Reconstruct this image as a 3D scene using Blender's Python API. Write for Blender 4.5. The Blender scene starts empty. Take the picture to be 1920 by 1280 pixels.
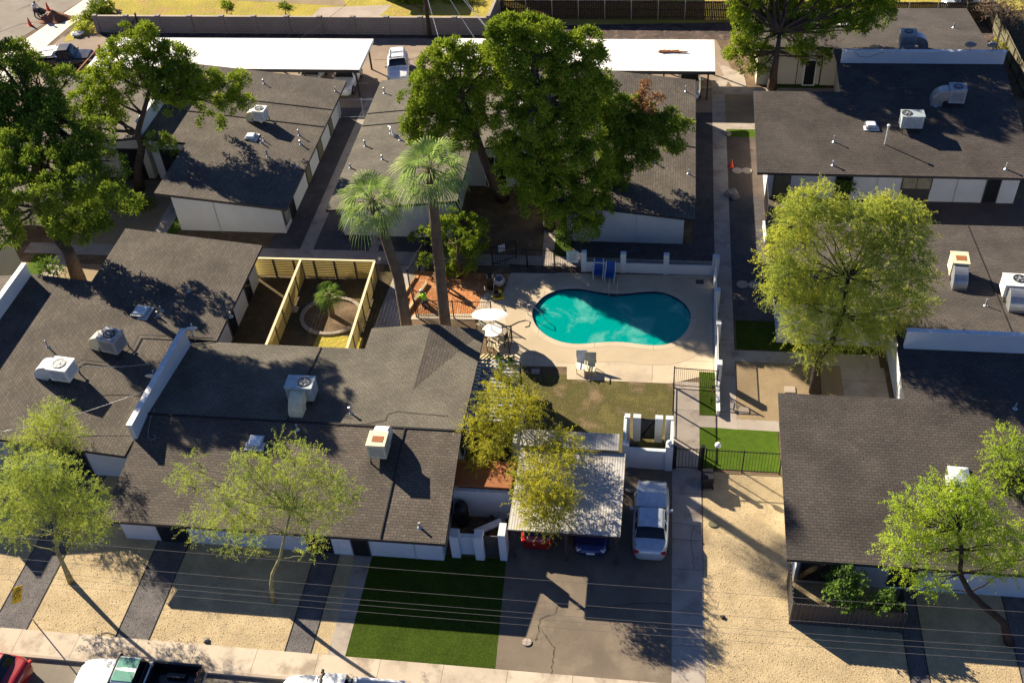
import bpy, bmesh, math, random
import numpy as np
from mathutils import Vector, Matrix
from mathutils.geometry import tessellate_polygon
R = math.radians
scene = bpy.context.scene
col = scene.collection

# ------------------------------------------------------------------ camera
F_PX = 1992.45; YAW = -0.180820655; PITCH = 0.746634198; ROLL = -0.0806660381; CAM_H = 45.0
cy_, sy_ = math.cos(YAW), math.sin(YAW); cp_, sp_ = math.cos(PITCH), math.sin(PITCH); cr_, sr_ = math.cos(ROLL), math.sin(ROLL)
_fwd = Vector((sy_*cp_, cy_*cp_, -sp_)); _right = Vector((cy_, -sy_, 0)); _up = _right.cross(_fwd)
_r2 = cr_*_right + sr_*_up; _u2 = -sr_*_right + cr_*_up
cam_d = bpy.data.cameras.new('camera'); cam = bpy.data.objects.new('camera', cam_d); col.objects.link(cam)
cam_d.sensor_width = 36; cam_d.lens = 36*F_PX/1920; cam_d.clip_end = 3000; cam_d.clip_start = 0.5
cam.matrix_world = Matrix(((_r2.x, _u2.x, -_fwd.x, 0), (_r2.y, _u2.y, -_fwd.y, 0), (_r2.z, _u2.z, -_fwd.z, CAM_H), (0, 0, 0, 1)))
scene.camera = cam
# ------------------------------------------------------------------ light
SUN = Vector((-1.6, 1.2, 1.0)).normalized()
w = bpy.data.worlds.new('World'); scene.world = w; w.use_nodes = True
nt = w.node_tree; bg = nt.nodes['Background']
sky = nt.nodes.new('ShaderNodeTexSky'); sky.sky_type = 'NISHITA'; sky.sun_disc = False
sky.sun_elevation = math.asin(SUN.z); sky.sun_rotation = math.atan2(SUN.x, SUN.y)
sky.air_density = 0.55; sky.dust_density = 0.2; sky.ozone_density = 4.0
tint = nt.nodes.new('ShaderNodeMix'); tint.data_type = 'RGBA'; tint.blend_type = 'MULTIPLY'; tint.inputs[0].default_value = 1.0; tint.inputs[7].default_value = (0.90, 0.96, 1.16, 1)
nt.links.new(sky.outputs[0], tint.inputs[6]); nt.links.new(tint.outputs[2], bg.inputs[0]); bg.inputs[1].default_value = 0.05
sl = bpy.data.lights.new('sun', 'SUN'); sl.energy = 5.0; sl.angle = R(0.5); sl.color = (1.0, 0.88, 0.69)
so = bpy.data.objects.new('sun', sl); col.objects.link(so); so.rotation_euler = SUN.to_track_quat('Z', 'Y').to_euler()
scene.view_settings.view_transform = 'Standard'; scene.view_settings.look = 'None'
scene.view_settings.exposure = 1.4; scene.view_settings.gamma = 1.0
scene.cycles.max_bounces = 5; scene.cycles.transparent_max_bounces = 10; scene.cycles.diffuse_bounces = 2
scene.cycles.use_denoising = True

# ------------------------------------------------------------------ measuring: a pixel of the survey photo to a point of the site
def ray(px, py):
    return (px-960)*_r2 + (640-py)*_u2 + F_PX*_fwd
def at(px, py, z=0.0):
    d = ray(px, py); t = (z-CAM_H)/d.z
    return Vector((0, 0, CAM_H)) + d*t
def aty(px, py, Y):
    d = ray(px, py); t = Y/d.y
    return Vector((0, 0, CAM_H)) + d*t
# ------------------------------------------------------------------ helpers
def tag(o, label=None, cat=None, group=None, kind=None):
    if label: o['label'] = label
    if cat: o['category'] = cat
    if group: o['group'] = group
    if kind: o['kind'] = kind
    return o
def empty(name, loc, label, cat, group=None, rz=0):
    o = bpy.data.objects.new(name, None); col.objects.link(o); o.location = loc; o.rotation_euler = (0, 0, rz)
    o.empty_display_size = 0.3
    return tag(o, label, cat, group)
def copy_tree(o, parent=None):
    c = o.copy(); col.objects.link(c); c.parent = parent
    for ch in list(o.children): copy_tree(ch, c)
    return c
class MB:
    def __init__(s): s.v = []; s.f = []; s.m = []
    def add(s, vs, fs, mi=0):
        n = len(s.v); s.v += [tuple(v) for v in vs]; s.f += [tuple(i+n for i in f) for f in fs]; s.m += [mi]*len(fs); return s
    def box(s, c, d, rz=0, mi=0, taper=1.0, M=None):
        x, y, z = d[0]/2, d[1]/2, d[2]/2; ca, sa = math.cos(rz), math.sin(rz); vs = []
        for (i, j, k) in ((-1,-1,-1),(1,-1,-1),(1,1,-1),(-1,1,-1),(-1,-1,1),(1,-1,1),(1,1,1),(-1,1,1)):
            t = taper if k > 0 else 1
            a, b = i*x*t, j*y*t
            p = Vector((a*ca-b*sa, a*sa+b*ca, k*z))
            if M is not None: p = M @ p
            vs.append((c[0]+p[0], c[1]+p[1], c[2]+p[2]))
        return s.add(vs, [(0,3,2,1),(4,5,6,7),(0,1,5,4),(1,2,6,5),(2,3,7,6),(3,0,4,7)], mi)
    def bar(s, a, b, wd, ht=None, mi=0):
        a, b = Vector(a), Vector(b); d = b-a; L = d.length
        if L < 1e-6: return s
        q = d.to_track_quat('X', 'Z').to_matrix(); ht = ht or wd
        return s.box((a+b)/2, (L, wd, ht), 0, mi, 1.0, q)
    def tube(s, pts, rad, n=8, mi=0, caps=True):
        pts = [Vector(p) for p in pts]; rs = rad if isinstance(rad, (list, tuple)) else [rad]*len(pts); base = len(s.v)
        prev = None
        for i, p in enumerate(pts):
            d = (pts[min(i+1, len(pts)-1)]-pts[max(i-1, 0)]); d = d.normalized() if d.length > 1e-9 else Vector((0, 0, 1))
            if prev is None:
                u = d.orthogonal().normalized()
            else:
                u = prev-d*prev.dot(d); u = u.normalized() if u.length > 1e-6 else d.orthogonal().normalized()
            prev = u; vv = d.cross(u)
            for k in range(n):
                a = 2*math.pi*k/n; s.v.append(tuple(p+(u*math.cos(a)+vv*math.sin(a))*rs[i]))
        for i in range(len(pts)-1):
            for k in range(n):
                k2 = (k+1) % n; s.f.append((base+i*n+k, base+i*n+k2, base+(i+1)*n+k2, base+(i+1)*n+k)); s.m.append(mi)
        if caps:
            s.f.append(tuple(base+k for k in range(n))[::-1]); s.m.append(mi)
            e = base+(len(pts)-1)*n; s.f.append(tuple(e+k for k in range(n))); s.m.append(mi)
        return s
    def lathe(s, c, prof, n=20, mi=0, sx=1, sy=1):
        base = len(s.v)
        for (r, z) in prof:
            for k in range(n):
                a = 2*math.pi*k/n; s.v.append((c[0]+r*math.cos(a)*sx, c[1]+r*math.sin(a)*sy, c[2]+z))
        for i in range(len(prof)-1):
            for k in range(n):
                k2 = (k+1) % n; s.f.append((base+i*n+k, base+i*n+k2, base+(i+1)*n+k2, base+(i+1)*n+k)); s.m.append(mi)
        return s
    def prism(s, poly, z0, z1, mi=0):
        n = len(poly); base = len(s.v)
        zt = z1 if isinstance(z1, (list, tuple)) else [z1]*n
        for p in poly: s.v.append((p[0], p[1], z0))
        for p, z in zip(poly, zt): s.v.append((p[0], p[1], z))
        for i in range(n):
            j = (i+1) % n; s.f.append((base+i, base+j, base+n+j, base+n+i)); s.m.append(mi)
        for t in tessellate_polygon([[Vector((p[0], p[1], 0)) for p in poly]]):
            s.f.append(tuple(base+n+i for i in t)); s.m.append(mi); s.f.append(tuple(base+i for i in t[::-1])); s.m.append(mi)
        return s
    def build(s, name, mats, parent=None, smooth=False, bevel=0, fix=True):
        used = sorted({i for f in s.f for i in f})
        if len(used) < len(s.v):
            mp = {u: k for k, u in enumerate(used)}; s.v = [s.v[u] for u in used]; s.f = [tuple(mp[i] for i in f) for f in s.f]
        me = bpy.data.meshes.new(name); me.from_pydata(s.v, [], s.f)
        for m in (mats if isinstance(mats, (list, tuple)) else [mats]): me.materials.append(m)
        if any(s.m): me.polygons.foreach_set('material_index', s.m)
        if smooth: me.polygons.foreach_set('use_smooth', [True]*len(s.f))
        if fix and len(s.f) < 20000:
            bm = bmesh.new(); bm.from_mesh(me); bmesh.ops.recalc_face_normals(bm, faces=bm.faces); bm.to_mesh(me); bm.free()
        me.update(); o = bpy.data.objects.new(name, me); col.objects.link(o)
        if parent: o.parent = parent
        if bevel:
            b = o.modifiers.new('b', 'BEVEL'); b.width = bevel; b.segments = 2; b.limit_method = 'ANGLE'
        return o
# ------------------------------------------------------------------ materials
MATS = {}
def _base(name):
    m = bpy.data.materials.new(name); m.use_nodes = True; n = m.node_tree.nodes; l = m.node_tree.links
    return m, n, l, n['Principled BSDF']
def noise_mat(name, c1, c2, scale=1.0, rough=0.85, bump=0.0, bscale=20, c3=None, s3=8, spec=0.3, metal=0, lo=.35, hi=.65, detail=6, grit=None, gs=60, joints=None, coat=0, upright=False):
    m, n, l, p = _base(name)
    tc = n.new('ShaderNodeTexCoord'); out = tc.outputs['Object']
    def nz(sc, det=detail, rg=.6):
        t = n.new('ShaderNodeTexNoise'); t.inputs['Scale'].default_value = sc; t.inputs['Detail'].default_value = det; t.inputs['Roughness'].default_value = rg
        l.new(out, t.inputs['Vector']); return t.outputs['Fac']
    def ramp(f, a, b):
        r = n.new('ShaderNodeMapRange'); r.inputs[1].default_value = a; r.inputs[2].default_value = b; l.new(f, r.inputs[0]); return r.outputs[0]
    def mix(f, a, b, mode='MIX'):
        x = n.new('ShaderNodeMix'); x.data_type = 'RGBA'; x.blend_type = mode
        if isinstance(f, float): x.inputs[0].default_value = f
        else: l.new(f, x.inputs[0])
        for k, v in ((6, a), (7, b)):
            if isinstance(v, tuple): x.inputs[k].default_value = (*v, 1)
            else: l.new(v, x.inputs[k])
        return x.outputs[2]
    c = mix(ramp(nz(scale), lo, hi), c1, c2)
    if c3: c = mix(ramp(nz(s3), .5, .68), c, c3)
    if grit: c = mix(ramp(nz(gs, 3, .7), .35, .65), mix(1.0, c, tuple([1-grit]*3), 'MULTIPLY'), mix(1.0, c, tuple([1+grit]*3), 'MULTIPLY'))
    if joints:
        b = n.new('ShaderNodeTexBrick'); b.offset = 0; b.inputs['Scale'].default_value = 1; b.inputs['Brick Width'].default_value = joints[0]; b.inputs['Row Height'].default_value = joints[1]
        b.inputs['Mortar Size'].default_value = 0.018; b.inputs['Color1'].default_value = (1, 1, 1, 1); b.inputs['Color2'].default_value = (.9, .9, .9, 1); b.inputs['Mortar'].default_value = (.5, .47, .45, 1)
        
        if upright:
            sx = n.new('ShaderNodeSeparateXYZ'); cx = n.new('ShaderNodeCombineXYZ'); l.new(out, sx.inputs[0]); l.new(sx.outputs[0], cx.inputs[0]); l.new(sx.outputs[2], cx.inputs[1]); b.offset = .5; l.new(cx.outputs[0], b.inputs['Vector'])
        else: l.new(out, b.inputs['Vector'])
        c = mix(1.0, c, b.outputs['Color'], 'MULTIPLY')
    l.new(c, p.inputs['Base Color'])
    p.inputs['Roughness'].default_value = rough; p.inputs['Specular IOR Level'].default_value = spec; p.inputs['Metallic'].default_value = metal
    if coat: p.inputs['Coat Weight'].default_value = coat; p.inputs['Coat Roughness'].default_value = 0.06
    if bump:
        b = n.new('ShaderNodeBump'); b.inputs['Strength'].default_value = 1.0; b.inputs['Distance'].default_value = bump
        l.new(nz(bscale, 4, .65), b.inputs['Height']); l.new(b.outputs[0], p.inputs['Normal'])
    return m
def plain(name, c, rough=0.6, metal=0, spec=.4, coat=0, var=.12, scale=3, bump=0):
    return noise_mat(name, tuple(x*(1-var) for x in c), tuple(min(1, x*(1+var)) for x in c), scale, rough, bump, 30, spec=spec, metal=metal, coat=coat)
def shingle(name, c1, c2, rot=0, row=.17, wid=.32, patch=1.0):
    m, n, l, p = _base(name)
    tc = n.new('ShaderNodeTexCoord'); mp = n.new('ShaderNodeMapping'); mp.inputs['Rotation'].default_value = (0, 0, rot); l.new(tc.outputs['Object'], mp.inputs[0])
    b = n.new('ShaderNodeTexBrick'); b.inputs['Scale'].default_value = 1; b.inputs['Brick Width'].default_value = wid; b.inputs['Row Height'].default_value = row
    b.inputs['Mortar Size'].default_value = 0.016; b.inputs['Mortar Smooth'].default_value = .3; b.inputs['Bias'].default_value = 0
    b.inputs['Color1'].default_value = (*c1, 1); b.inputs['Color2'].default_value = (*c2, 1); b.inputs['Mortar'].default_value = tuple(x*.48 for x in c1)+(1,)
    l.new(mp.outputs[0], b.inputs[0])
    def nz(sc, lo, hi, a, bb):
        t = n.new('ShaderNodeTexNoise'); t.inputs['Scale'].default_value = sc; t.inputs['Detail'].default_value = 5; l.new(tc.outputs['Object'], t.inputs[0])
        r = n.new('ShaderNodeMapRange'); r.inputs[1].default_value = lo; r.inputs[2].default_value = hi; r.inputs[3].default_value = a; r.inputs[4].default_value = bb; l.new(t.outputs[0], r.inputs[0]); return r.outputs[0]
    f = n.new('ShaderNodeMath'); f.operation = 'MULTIPLY'; l.new(nz(.5, .3, .7, .74, 1.22), f.inputs[0]); l.new(nz(14, .3, .7, .72, 1.28), f.inputs[1])
    x = n.new('ShaderNodeVectorMath'); x.operation = 'SCALE'; l.new(b.outputs['Color'], x.inputs[0]); l.new(f.outputs[0], x.inputs['Scale'])
    l.new(x.outputs[0], p.inputs['Base Color']); p.inputs['Roughness'].default_value = .9; p.inputs['Specular IOR Level'].default_value = .25
    bu = n.new('ShaderNodeBump'); bu.inputs['Distance'].default_value = .012; l.new(b.outputs['Fac'], bu.inputs['Height']); bu.invert = True; l.new(bu.outputs[0], p.inputs['Normal'])
    return m
def leafmat(name, ca, cb, cc, trans=.35):
    m, n, l, p = _base(name); n.remove(p); out = n['Material Output']
    g = n.new('ShaderNodeNewGeometry'); r = n.new('ShaderNodeValToRGB'); r.color_ramp.elements[0].color = (*ca, 1); r.color_ramp.elements[1].color = (*cc, 1)
    e = r.color_ramp.elements.new(.55); e.color = (*cb, 1)
    tc = n.new('ShaderNodeTexCoord'); t = n.new('ShaderNodeTexNoise'); t.inputs['Scale'].default_value = .55; t.inputs['Detail'].default_value = 3; l.new(tc.outputs['Object'], t.inputs[0])
    a = n.new('ShaderNodeMath'); a.operation = 'MULTIPLY_ADD'; l.new(t.outputs[0], a.inputs[0]); a.inputs[1].default_value = 1.4; 
    s = n.new('ShaderNodeMath'); s.operation = 'MULTIPLY_ADD'; l.new(g.outputs['Random Per Island'], s.inputs[0]); s.inputs[1].default_value = .6; s.inputs[2].default_value = -.5; l.new(s.outputs[0], a.inputs[2])
    l.new(a.outputs[0], r.inputs[0])
    d = n.new('ShaderNodeBsdfDiffuse'); tr = n.new('ShaderNodeBsdfTranslucent'); mx = n.new('ShaderNodeMixShader'); mx.inputs[0].default_value = trans
    l.new(r.outputs[0], d.inputs[0]); l.new(r.outputs[0], tr.inputs[0]); l.new(d.outputs[0], mx.inputs[1]); l.new(tr.outputs[0], mx.inputs[2]); l.new(mx.outputs[0], out.inputs[0])
    return m
def glassy(name, c, rough=.08):
    m, n, l, p = _base(name); p.inputs['Base Color'].default_value = (*c, 1); p.inputs['Roughness'].default_value = rough; p.inputs['Specular IOR Level'].default_value = .5
    tc = n.new('ShaderNodeTexCoord'); t = n.new('ShaderNodeTexNoise'); t.inputs['Scale'].default_value = .8; l.new(tc.outputs['Object'], t.inputs[0])
    x = n.new('ShaderNodeMix'); x.data_type = 'RGBA'; x.inputs[6].default_value = (*c, 1); x.inputs[7].default_value = (*[v*2 for v in c], 1); l.new(t.outputs[0], x.inputs[0]); l.new(x.outputs[2], p.inputs['Base Color'])
    return m
def ribbed(name, c, period=.076, axis='x', rust=None, depth=.02, metal=.3, rough=.45):
    m, n, l, p = _base(name); tc = n.new('ShaderNodeTexCoord'); wv = n.new('ShaderNodeTexWave'); wv.wave_type = 'BANDS'; wv.bands_direction = axis.upper(); wv.wave_profile = 'SIN'
    wv.inputs['Scale'].default_value = 0.314159/period; l.new(tc.outputs['Object'], wv.inputs[0])
    t = n.new('ShaderNodeTexNoise'); t.inputs['Scale'].default_value = 1.2; t.inputs['Detail'].default_value = 6; l.new(tc.outputs['Object'], t.inputs[0])
    r = n.new('ShaderNodeMapRange'); r.inputs[1].default_value = .5; r.inputs[2].default_value = .72; l.new(t.outputs[0], r.inputs[0])
    x = n.new('ShaderNodeMix'); x.data_type = 'RGBA'; x.inputs[6].default_value = (*c, 1); x.inputs[7].default_value = (*(rust or [v*.6 for v in c]), 1); l.new(r.outputs[0], x.inputs[0])
    l.new(x.outputs[2], p.inputs['Base Color']); p.inputs['Metallic'].default_value = metal; p.inputs['Roughness'].default_value = rough
    b = n.new('ShaderNodeBump'); b.inputs['Distance'].default_value = depth; l.new(wv.outputs[1], b.inputs['Height']); l.new(b.outputs[0], p.inputs['Normal'])
    return m
M = MATS
M['tan'] = noise_mat('tan_gravel', (.50,.39,.23), (.38,.29,.165), .8, .95, .03, 11, c3=(.36,.28,.165), s3=1.1, grit=.32, gs=30)
M['tanstone'] = plain('tan_stone', (.46,.36,.22), .95, var=.2)
M['grey'] = noise_mat('grey_gravel', (.155,.14,.135), (.10,.092,.09), 1.2, .95, .03, 14, grit=.4, gs=26)
M['dgravel'] = noise_mat('dark_gravel', (.095,.085,.085), (.062,.057,.058), .7, .95, .03, 16, c3=(.10,.09,.085), s3=2, grit=.45, gs=24)
M['bgravel'] = noise_mat('brown_gravel', (.13,.095,.075), (.085,.064,.052), .6, .95, .03, 14, grit=.35, gs=24)
M['brown'] = noise_mat('brown_dirt', (.15,.10,.055), (.10,.065,.038), .5, .95, .03, 9, c3=(.2,.14,.08), s3=1.2, grit=.2, gs=20)
M['alleydirt'] = noise_mat('alley_dirt', (.10,.07,.058), (.05,.036,.032), .5, .95, .06, 3, c3=(.17,.12,.095), s3=1.4, grit=.3, gs=12)
M['orange'] = noise_mat('orange_dirt', (.50,.21,.075), (.38,.14,.045), .9, .95, .06, 5, c3=(.6,.32,.15), s3=2, grit=.2, gs=16)
M['decomp'] = noise_mat('decomposed_granite', (.30,.225,.13), (.24,.175,.10), .7, .95, .02, 12, grit=.15, gs=22)
M['concrete'] = noise_mat('concrete', (.42,.36,.30), (.35,.30,.25), .6, .85, .004, 20, c3=(.25,.20,.165), s3=.9, grit=.07, gs=30, joints=(50, 3.05))
M['walk'] = noise_mat('walk_concrete', (.56,.47,.36), (.48,.40,.305), .5, .85, .004, 20, c3=(.3,.24,.18), s3=.8, grit=.08, gs=30, joints=(3.05, 50))
M['deck'] = noise_mat('pool_deck', (.57,.47,.33), (.49,.40,.28), .5, .8, .003, 25, c3=(.42,.34,.25), s3=.7, grit=.06, gs=30, joints=(3.6, 3.9))
M['coping'] = noise_mat('coping', (.48,.385,.26), (.42,.335,.225), .6, .8, .003, 25, grit=.06, gs=30)
M['asph'] = noise_mat('old_asphalt', (.185,.145,.105), (.14,.11,.082), .35, .9, .004, 30, c3=(.22,.175,.125), s3=.6, grit=.12, gs=34)
M['asphalley'] = noise_mat('alley_asphalt', (.27,.205,.15), (.22,.165,.12), .3, .9, .004, 30, c3=(.30,.235,.17), s3=.6, grit=.1, gs=24)
M['street'] = noise_mat('street_asphalt', (.22,.19,.15), (.17,.145,.115), .3, .9, .004, 30, c3=(.25,.22,.18), s3=.5, grit=.12, gs=24)
M['turf'] = noise_mat('artificial_turf', (.030,.050,.006), (.044,.070,.008), .8, .95, .004, 18, c3=(.05,.075,.010), s3=6, grit=.4, gs=16, spec=.05)
M['turf2'] = noise_mat('bright_turf', (.070,.118,.010), (.052,.095,.008), 2.5, .95, .004, 22, grit=.3, gs=30, spec=.1)
M['lawn'] = noise_mat('patchy_lawn', (.135,.115,.042), (.045,.05,.015), .7, .95, .04, 9, c3=(.21,.15,.085), s3=.7, grit=.4, gs=14, spec=.1)
M['ylawn'] = noise_mat('yellow_lawn', (.42,.34,.06), (.30,.26,.05), .35, .95, .08, 4, c3=(.38,.24,.1), s3=.5, grit=.25, gs=9, spec=.1)
M['drylawn'] = noise_mat('dry_lawn', (.105,.075,.042), (.075,.065,.03), .6, .95, .03, 8, c3=(.13,.09,.055), s3=1.5, grit=.35, gs=14, spec=.1)
M['pale'] = noise_mat('pale_concrete', (.68,.63,.53), (.60,.55,.46), .5, .85, .004, 20, grit=.05)
M['curb'] = noise_mat('curb', (.40,.33,.26), (.33,.27,.21), .7, .85, .003, 20, grit=.08)
M['dark'] = plain('dark_edge', (.02,.018,.018), .9)
M['white'] = noise_mat('white_stucco', (.60,.62,.62), (.53,.55,.56), .5, .85, .006, 18, c3=(.56,.57,.55), s3=1.2, grit=.04)
M['cream'] = noise_mat('cream_stucco', (.62,.58,.45), (.56,.52,.40), .5, .85, .006, 18)
M['carroof'] = noise_mat('white_roof_coating', (.82,.80,.76), (.86,.85,.82), .25, .7, .003, 10, c3=(.76,.71,.62), s3=.6, joints=(1.2, 50))
M['fascia'] = plain('dark_fascia', (.03,.028,.028), .7)
M['roofx'] = shingle('shingles', (.142,.127,.098), (.115,.102,.080))
M['roofy'] = shingle('shingles_turned', (.138,.116,.092), (.10,.085,.069), R(90))
M['roofs'] = shingle('south_shingles', (.125,.103,.083), (.092,.077,.063))
M['roofd'] = shingle('dark_shingles', (.062,.053,.046), (.047,.04,.036))
M['roofe'] = shingle('east_shingles', (.090,.077,.067), (.070,.060,.053))
M['seam'] = plain('seam', (.025,.022,.02), .9)
M['glass'] = glassy('dark_window', (.012,.014,.016))
M['cglass'] = glassy('car_glass', (.006,.008,.010), .05)
M['blinds'] = ribbed('window_blinds', (.30,.27,.18), .12, 'x', None, .02, 0, .6)
M['frame'] = plain('window_frame', (.05,.05,.05), .5)
M['wframe'] = plain('white_frame', (.7,.7,.68), .5)
M['black'] = plain('black_iron', (.012,.011,.011), .45, 0)
M['yfence'] = noise_mat('yellow_slats', (.50,.38,.12), (.44,.33,.10), 1.5, .8, .003, 12, grit=.08)
M['ycap'] = noise_mat('pale_cap', (.72,.62,.38), (.66,.56,.33), 1.5, .8)
M['dwood'] = noise_mat('dark_wood', (.055,.038,.028), (.03,.022,.018), 3, .9, .01, 9, c3=(.09,.065,.045), s3=5)
M['gwood'] = noise_mat('green_wood', (.16,.15,.09), (.12,.115,.07), 2, .9, .01, 9)
M['block'] = noise_mat('grey_block', (.30,.275,.25), (.26,.235,.215), .6, .9, .004, 14, grit=.1, joints=(.4, .2), upright=True)
M['bark'] = noise_mat('pine_bark', (.10,.065,.042), (.045,.030,.022), 6, .95, .04, 12)
M['gbark'] = noise_mat('palo_verde_bark', (.33,.31,.14), (.17,.16,.075), 4, .9, .01, 12)
M['dbark'] = noise_mat('mesquite_bark', (.05,.036,.026), (.025,.019,.015), 5, .95, .03, 12)
M['pbark'] = noise_mat('palm_bark', (.165,.115,.072), (.10,.068,.044), 2, .95, .03, 22)
M['pine'] = leafmat('pine_needles', (.10,.155,.018), (.25,.33,.03), (.44,.50,.045), .38)
M['pined'] = leafmat('pine_needles_deep', (.08,.13,.02), (.19,.26,.03), (.36,.43,.045), .36)
M['mesq'] = leafmat('mesquite_leaves', (.23,.30,.08), (.45,.50,.09), (.74,.70,.06), .45)
M['mesqy'] = leafmat('yellow_mesquite_leaves', (.28,.29,.04), (.46,.44,.05), (.66,.58,.06), .38)
M['palo'] = leafmat('palo_verde_leaves', (.25,.33,.07), (.42,.49,.09), (.63,.64,.12), .42)
M['mesqb'] = leafmat('bright_mesquite_leaves', (.26,.38,.04), (.40,.52,.05), (.56,.64,.06), .42)
M['palm'] = leafmat('palm_fronds', (.14,.24,.05), (.28,.39,.10), (.52,.58,.24), .3)
M['shrub'] = leafmat('shrub_leaves', (.07,.13,.03), (.15,.24,.045), (.30,.38,.07), .35)
M['brownleaf'] = leafmat('dead_leaves', (.20,.10,.045), (.32,.17,.08), (.42,.25,.13), .2)
M['deadtwig'] = leafmat('dead_twigs', (.12,.085,.06), (.2,.15,.11), (.30,.21,.13), .1)
M['galv'] = plain('galvanised', (.42,.44,.45), .38, .7)
M['acwhite'] = plain('ac_white', (.72,.71,.67), .5)
M['acgrey'] = plain('ac_grey', (.36,.37,.38), .5, .2)
M['acteal'] = plain('ac_blue_grey', (.40,.46,.47), .45, .2)
M['accream'] = plain('cooler_cream', (.66,.60,.40), .55)
M['rust'] = noise_mat('rusty_roof', (.34,.13,.045), (.26,.095,.035), .7, .8, .005, 6)
M['skyl'] = plain('skylight_dome', (.72,.76,.78), .25, 0, .5)
M['corrw'] = ribbed('corrugated_white', (.42,.40,.365), .135, 'x', (.33,.29,.24), .007, 0, .7)
M['corrg'] = ribbed('corrugated_grey', (.36,.35,.34), .12, 'y', (.25,.24,.24), .05, .2)
M['corrf'] = ribbed('corrugated_charcoal', (.075,.068,.062), .076, 'x', (.06,.055,.05), .03, .1, .6)
M['tyre'] = plain('tyre', (.015,.015,.016), .8)
M['rim'] = plain('wheel_rim', (.35,.35,.36), .35, .8)
M['lamp'] = plain('headlamp', (.7,.72,.74), .15, .2)
M['red'] = plain('tail_lamp', (.45,.01,.01), .25)
M['plate'] = plain('plate', (.65,.66,.68), .5)
M['pblue'] = plain('blue_paint', (.01,.018,.09), .3, .2, coat=.8)
M['pred'] = plain('red_paint', (.28,.008,.012), .3, .1, coat=.8)
M['psilver'] = plain('silver_paint', (.50,.54,.56), .28, .35, coat=.6)
M['pwhite'] = plain('white_paint', (.78,.78,.76), .3, 0, coat=.6)
M['pgreen'] = plain('teal_green_paint', (.10,.27,.20), .3, .2, coat=.8)
M['pblack'] = plain('black_paint', (.01,.01,.011), .35, 0, coat=.4)
M['pgrey'] = plain('grey_paint', (.10,.11,.12), .3, .3, coat=.6)
M['plastic'] = plain('black_plastic', (.013,.013,.015), .5)
M['blue'] = plain('blue_sling', (.01,.07,.26), .6)
M['hivis'] = plain('hi_vis', (.45,.85,.03), .7)
M['skin'] = plain('skin', (.40,.23,.15), .6)
M['denim'] = plain('trousers', (.05,.06,.10), .85)
M['shirt'] = plain('pale_shirt', (.6,.6,.62), .85)
M['conem'] = plain('orange_cone', (.85,.08,.02), .5)
M['yell'] = plain('yellow_machine', (.62,.52,.02), .45)
M['signy'] = plain('sign_yellow', (.75,.50,.01), .5)
M['stone'] = noise_mat('pale_stone', (.34,.29,.23), (.24,.20,.16), 3, .9, .02, 8)
M['lumber'] = plain('timber', (.50,.36,.20), .8)
M['umb'] = plain('umbrella_cloth', (.78,.78,.76), .8)
M['tile'] = noise_mat('pool_tile', (.012,.02,.07), (.02,.03,.1), 3, .3, 0, 5, joints=(.15,.15))
M['plaster'] = plain('pool_plaster', (.42,.62,.56), .8)
M['wire'] = plain('wire_grey', (.16,.15,.14), .6)
# ================================================================== the ground
def px(*pts, z=0.0): return [at(a, b, z) for a, b in pts]
SHEETN = 0
def sheet(name, pts, mat, level, holes=(), kind='structure', extra=None):
    global SHEETN
    SHEETN += 1; z = 0.006*level+.00007*SHEETN*(level > 0)
    loops = [[Vector((p[0], p[1], 0)) for p in pts]] + [[Vector((p[0], p[1], 0)) for p in h] for h in holes]
    tris = tessellate_polygon(loops); allp = [p for lp in loops for p in lp]
    me = bpy.data.meshes.new(name); me.from_pydata([(p.x, p.y, z) for p in allp], [], [tuple(t) for t in tris]); me.materials.append(mat)
    bm = bmesh.new(); bm.from_mesh(me)
    for f in bm.faces:
        f.normal_update()
        if f.normal.z < 0: f.normal_flip()
    bm.to_mesh(me); bm.free()
    o = bpy.data.objects.new(name, me); col.objects.link(o)
    if kind: o['kind'] = kind
    return o
def rect(x0, y0, x1, y1): return [(x0, y0), (x1, y0), (x1, y1), (x0, y1)]
PU = [(165,395),(200,372),(250,352),(320,342),(400,345),(480,362),(560,372),(640,372),(720,362),(800,358),(860,365),(930,395),(980,435),(1005,480),(1005,520),(985,575),(940,625),(880,655),(800,662),(720,655),(640,643),(560,640),(480,645),(400,653),(330,652),(260,638),(190,605),(140,560),(115,510),(112,470),(140,425)]
pool0 = [at(960+u/2.998, 427+v/2.998, .02).to_2d() for u, v in PU]
def smooth_loop(pts, k=2):
    for _ in range(k):
        q = []
        for i, p in enumerate(pts):
            n = pts[(i+1) % len(pts)]; q += [p*.75+n*.25, p*.25+n*.75]
        pts = q
    return pts
pool = smooth_loop(pool0, 2)
def offset_loop(pts, d):
    out = []; n = len(pts); A = sum(pts[i].x*pts[(i+1) % n].y-pts[(i+1) % n].x*pts[i].y for i in range(n)); sg = 1 if A > 0 else -1
    for i in range(n):
        t = (pts[(i+2) % n]-pts[i-2]).normalized(); out.append(pts[i]+Vector((t.y, -t.x))*d*sg)
    return out
cope = offset_loop(pool, .38); ring = offset_loop(pool, 1.75)
S = 700
sheet('ground', [(-S,-S),(S,-S),(S,S),(-S,S)], M['brown'], 0, [pool, rect(-90, 12, 90, 23.98)])
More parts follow.
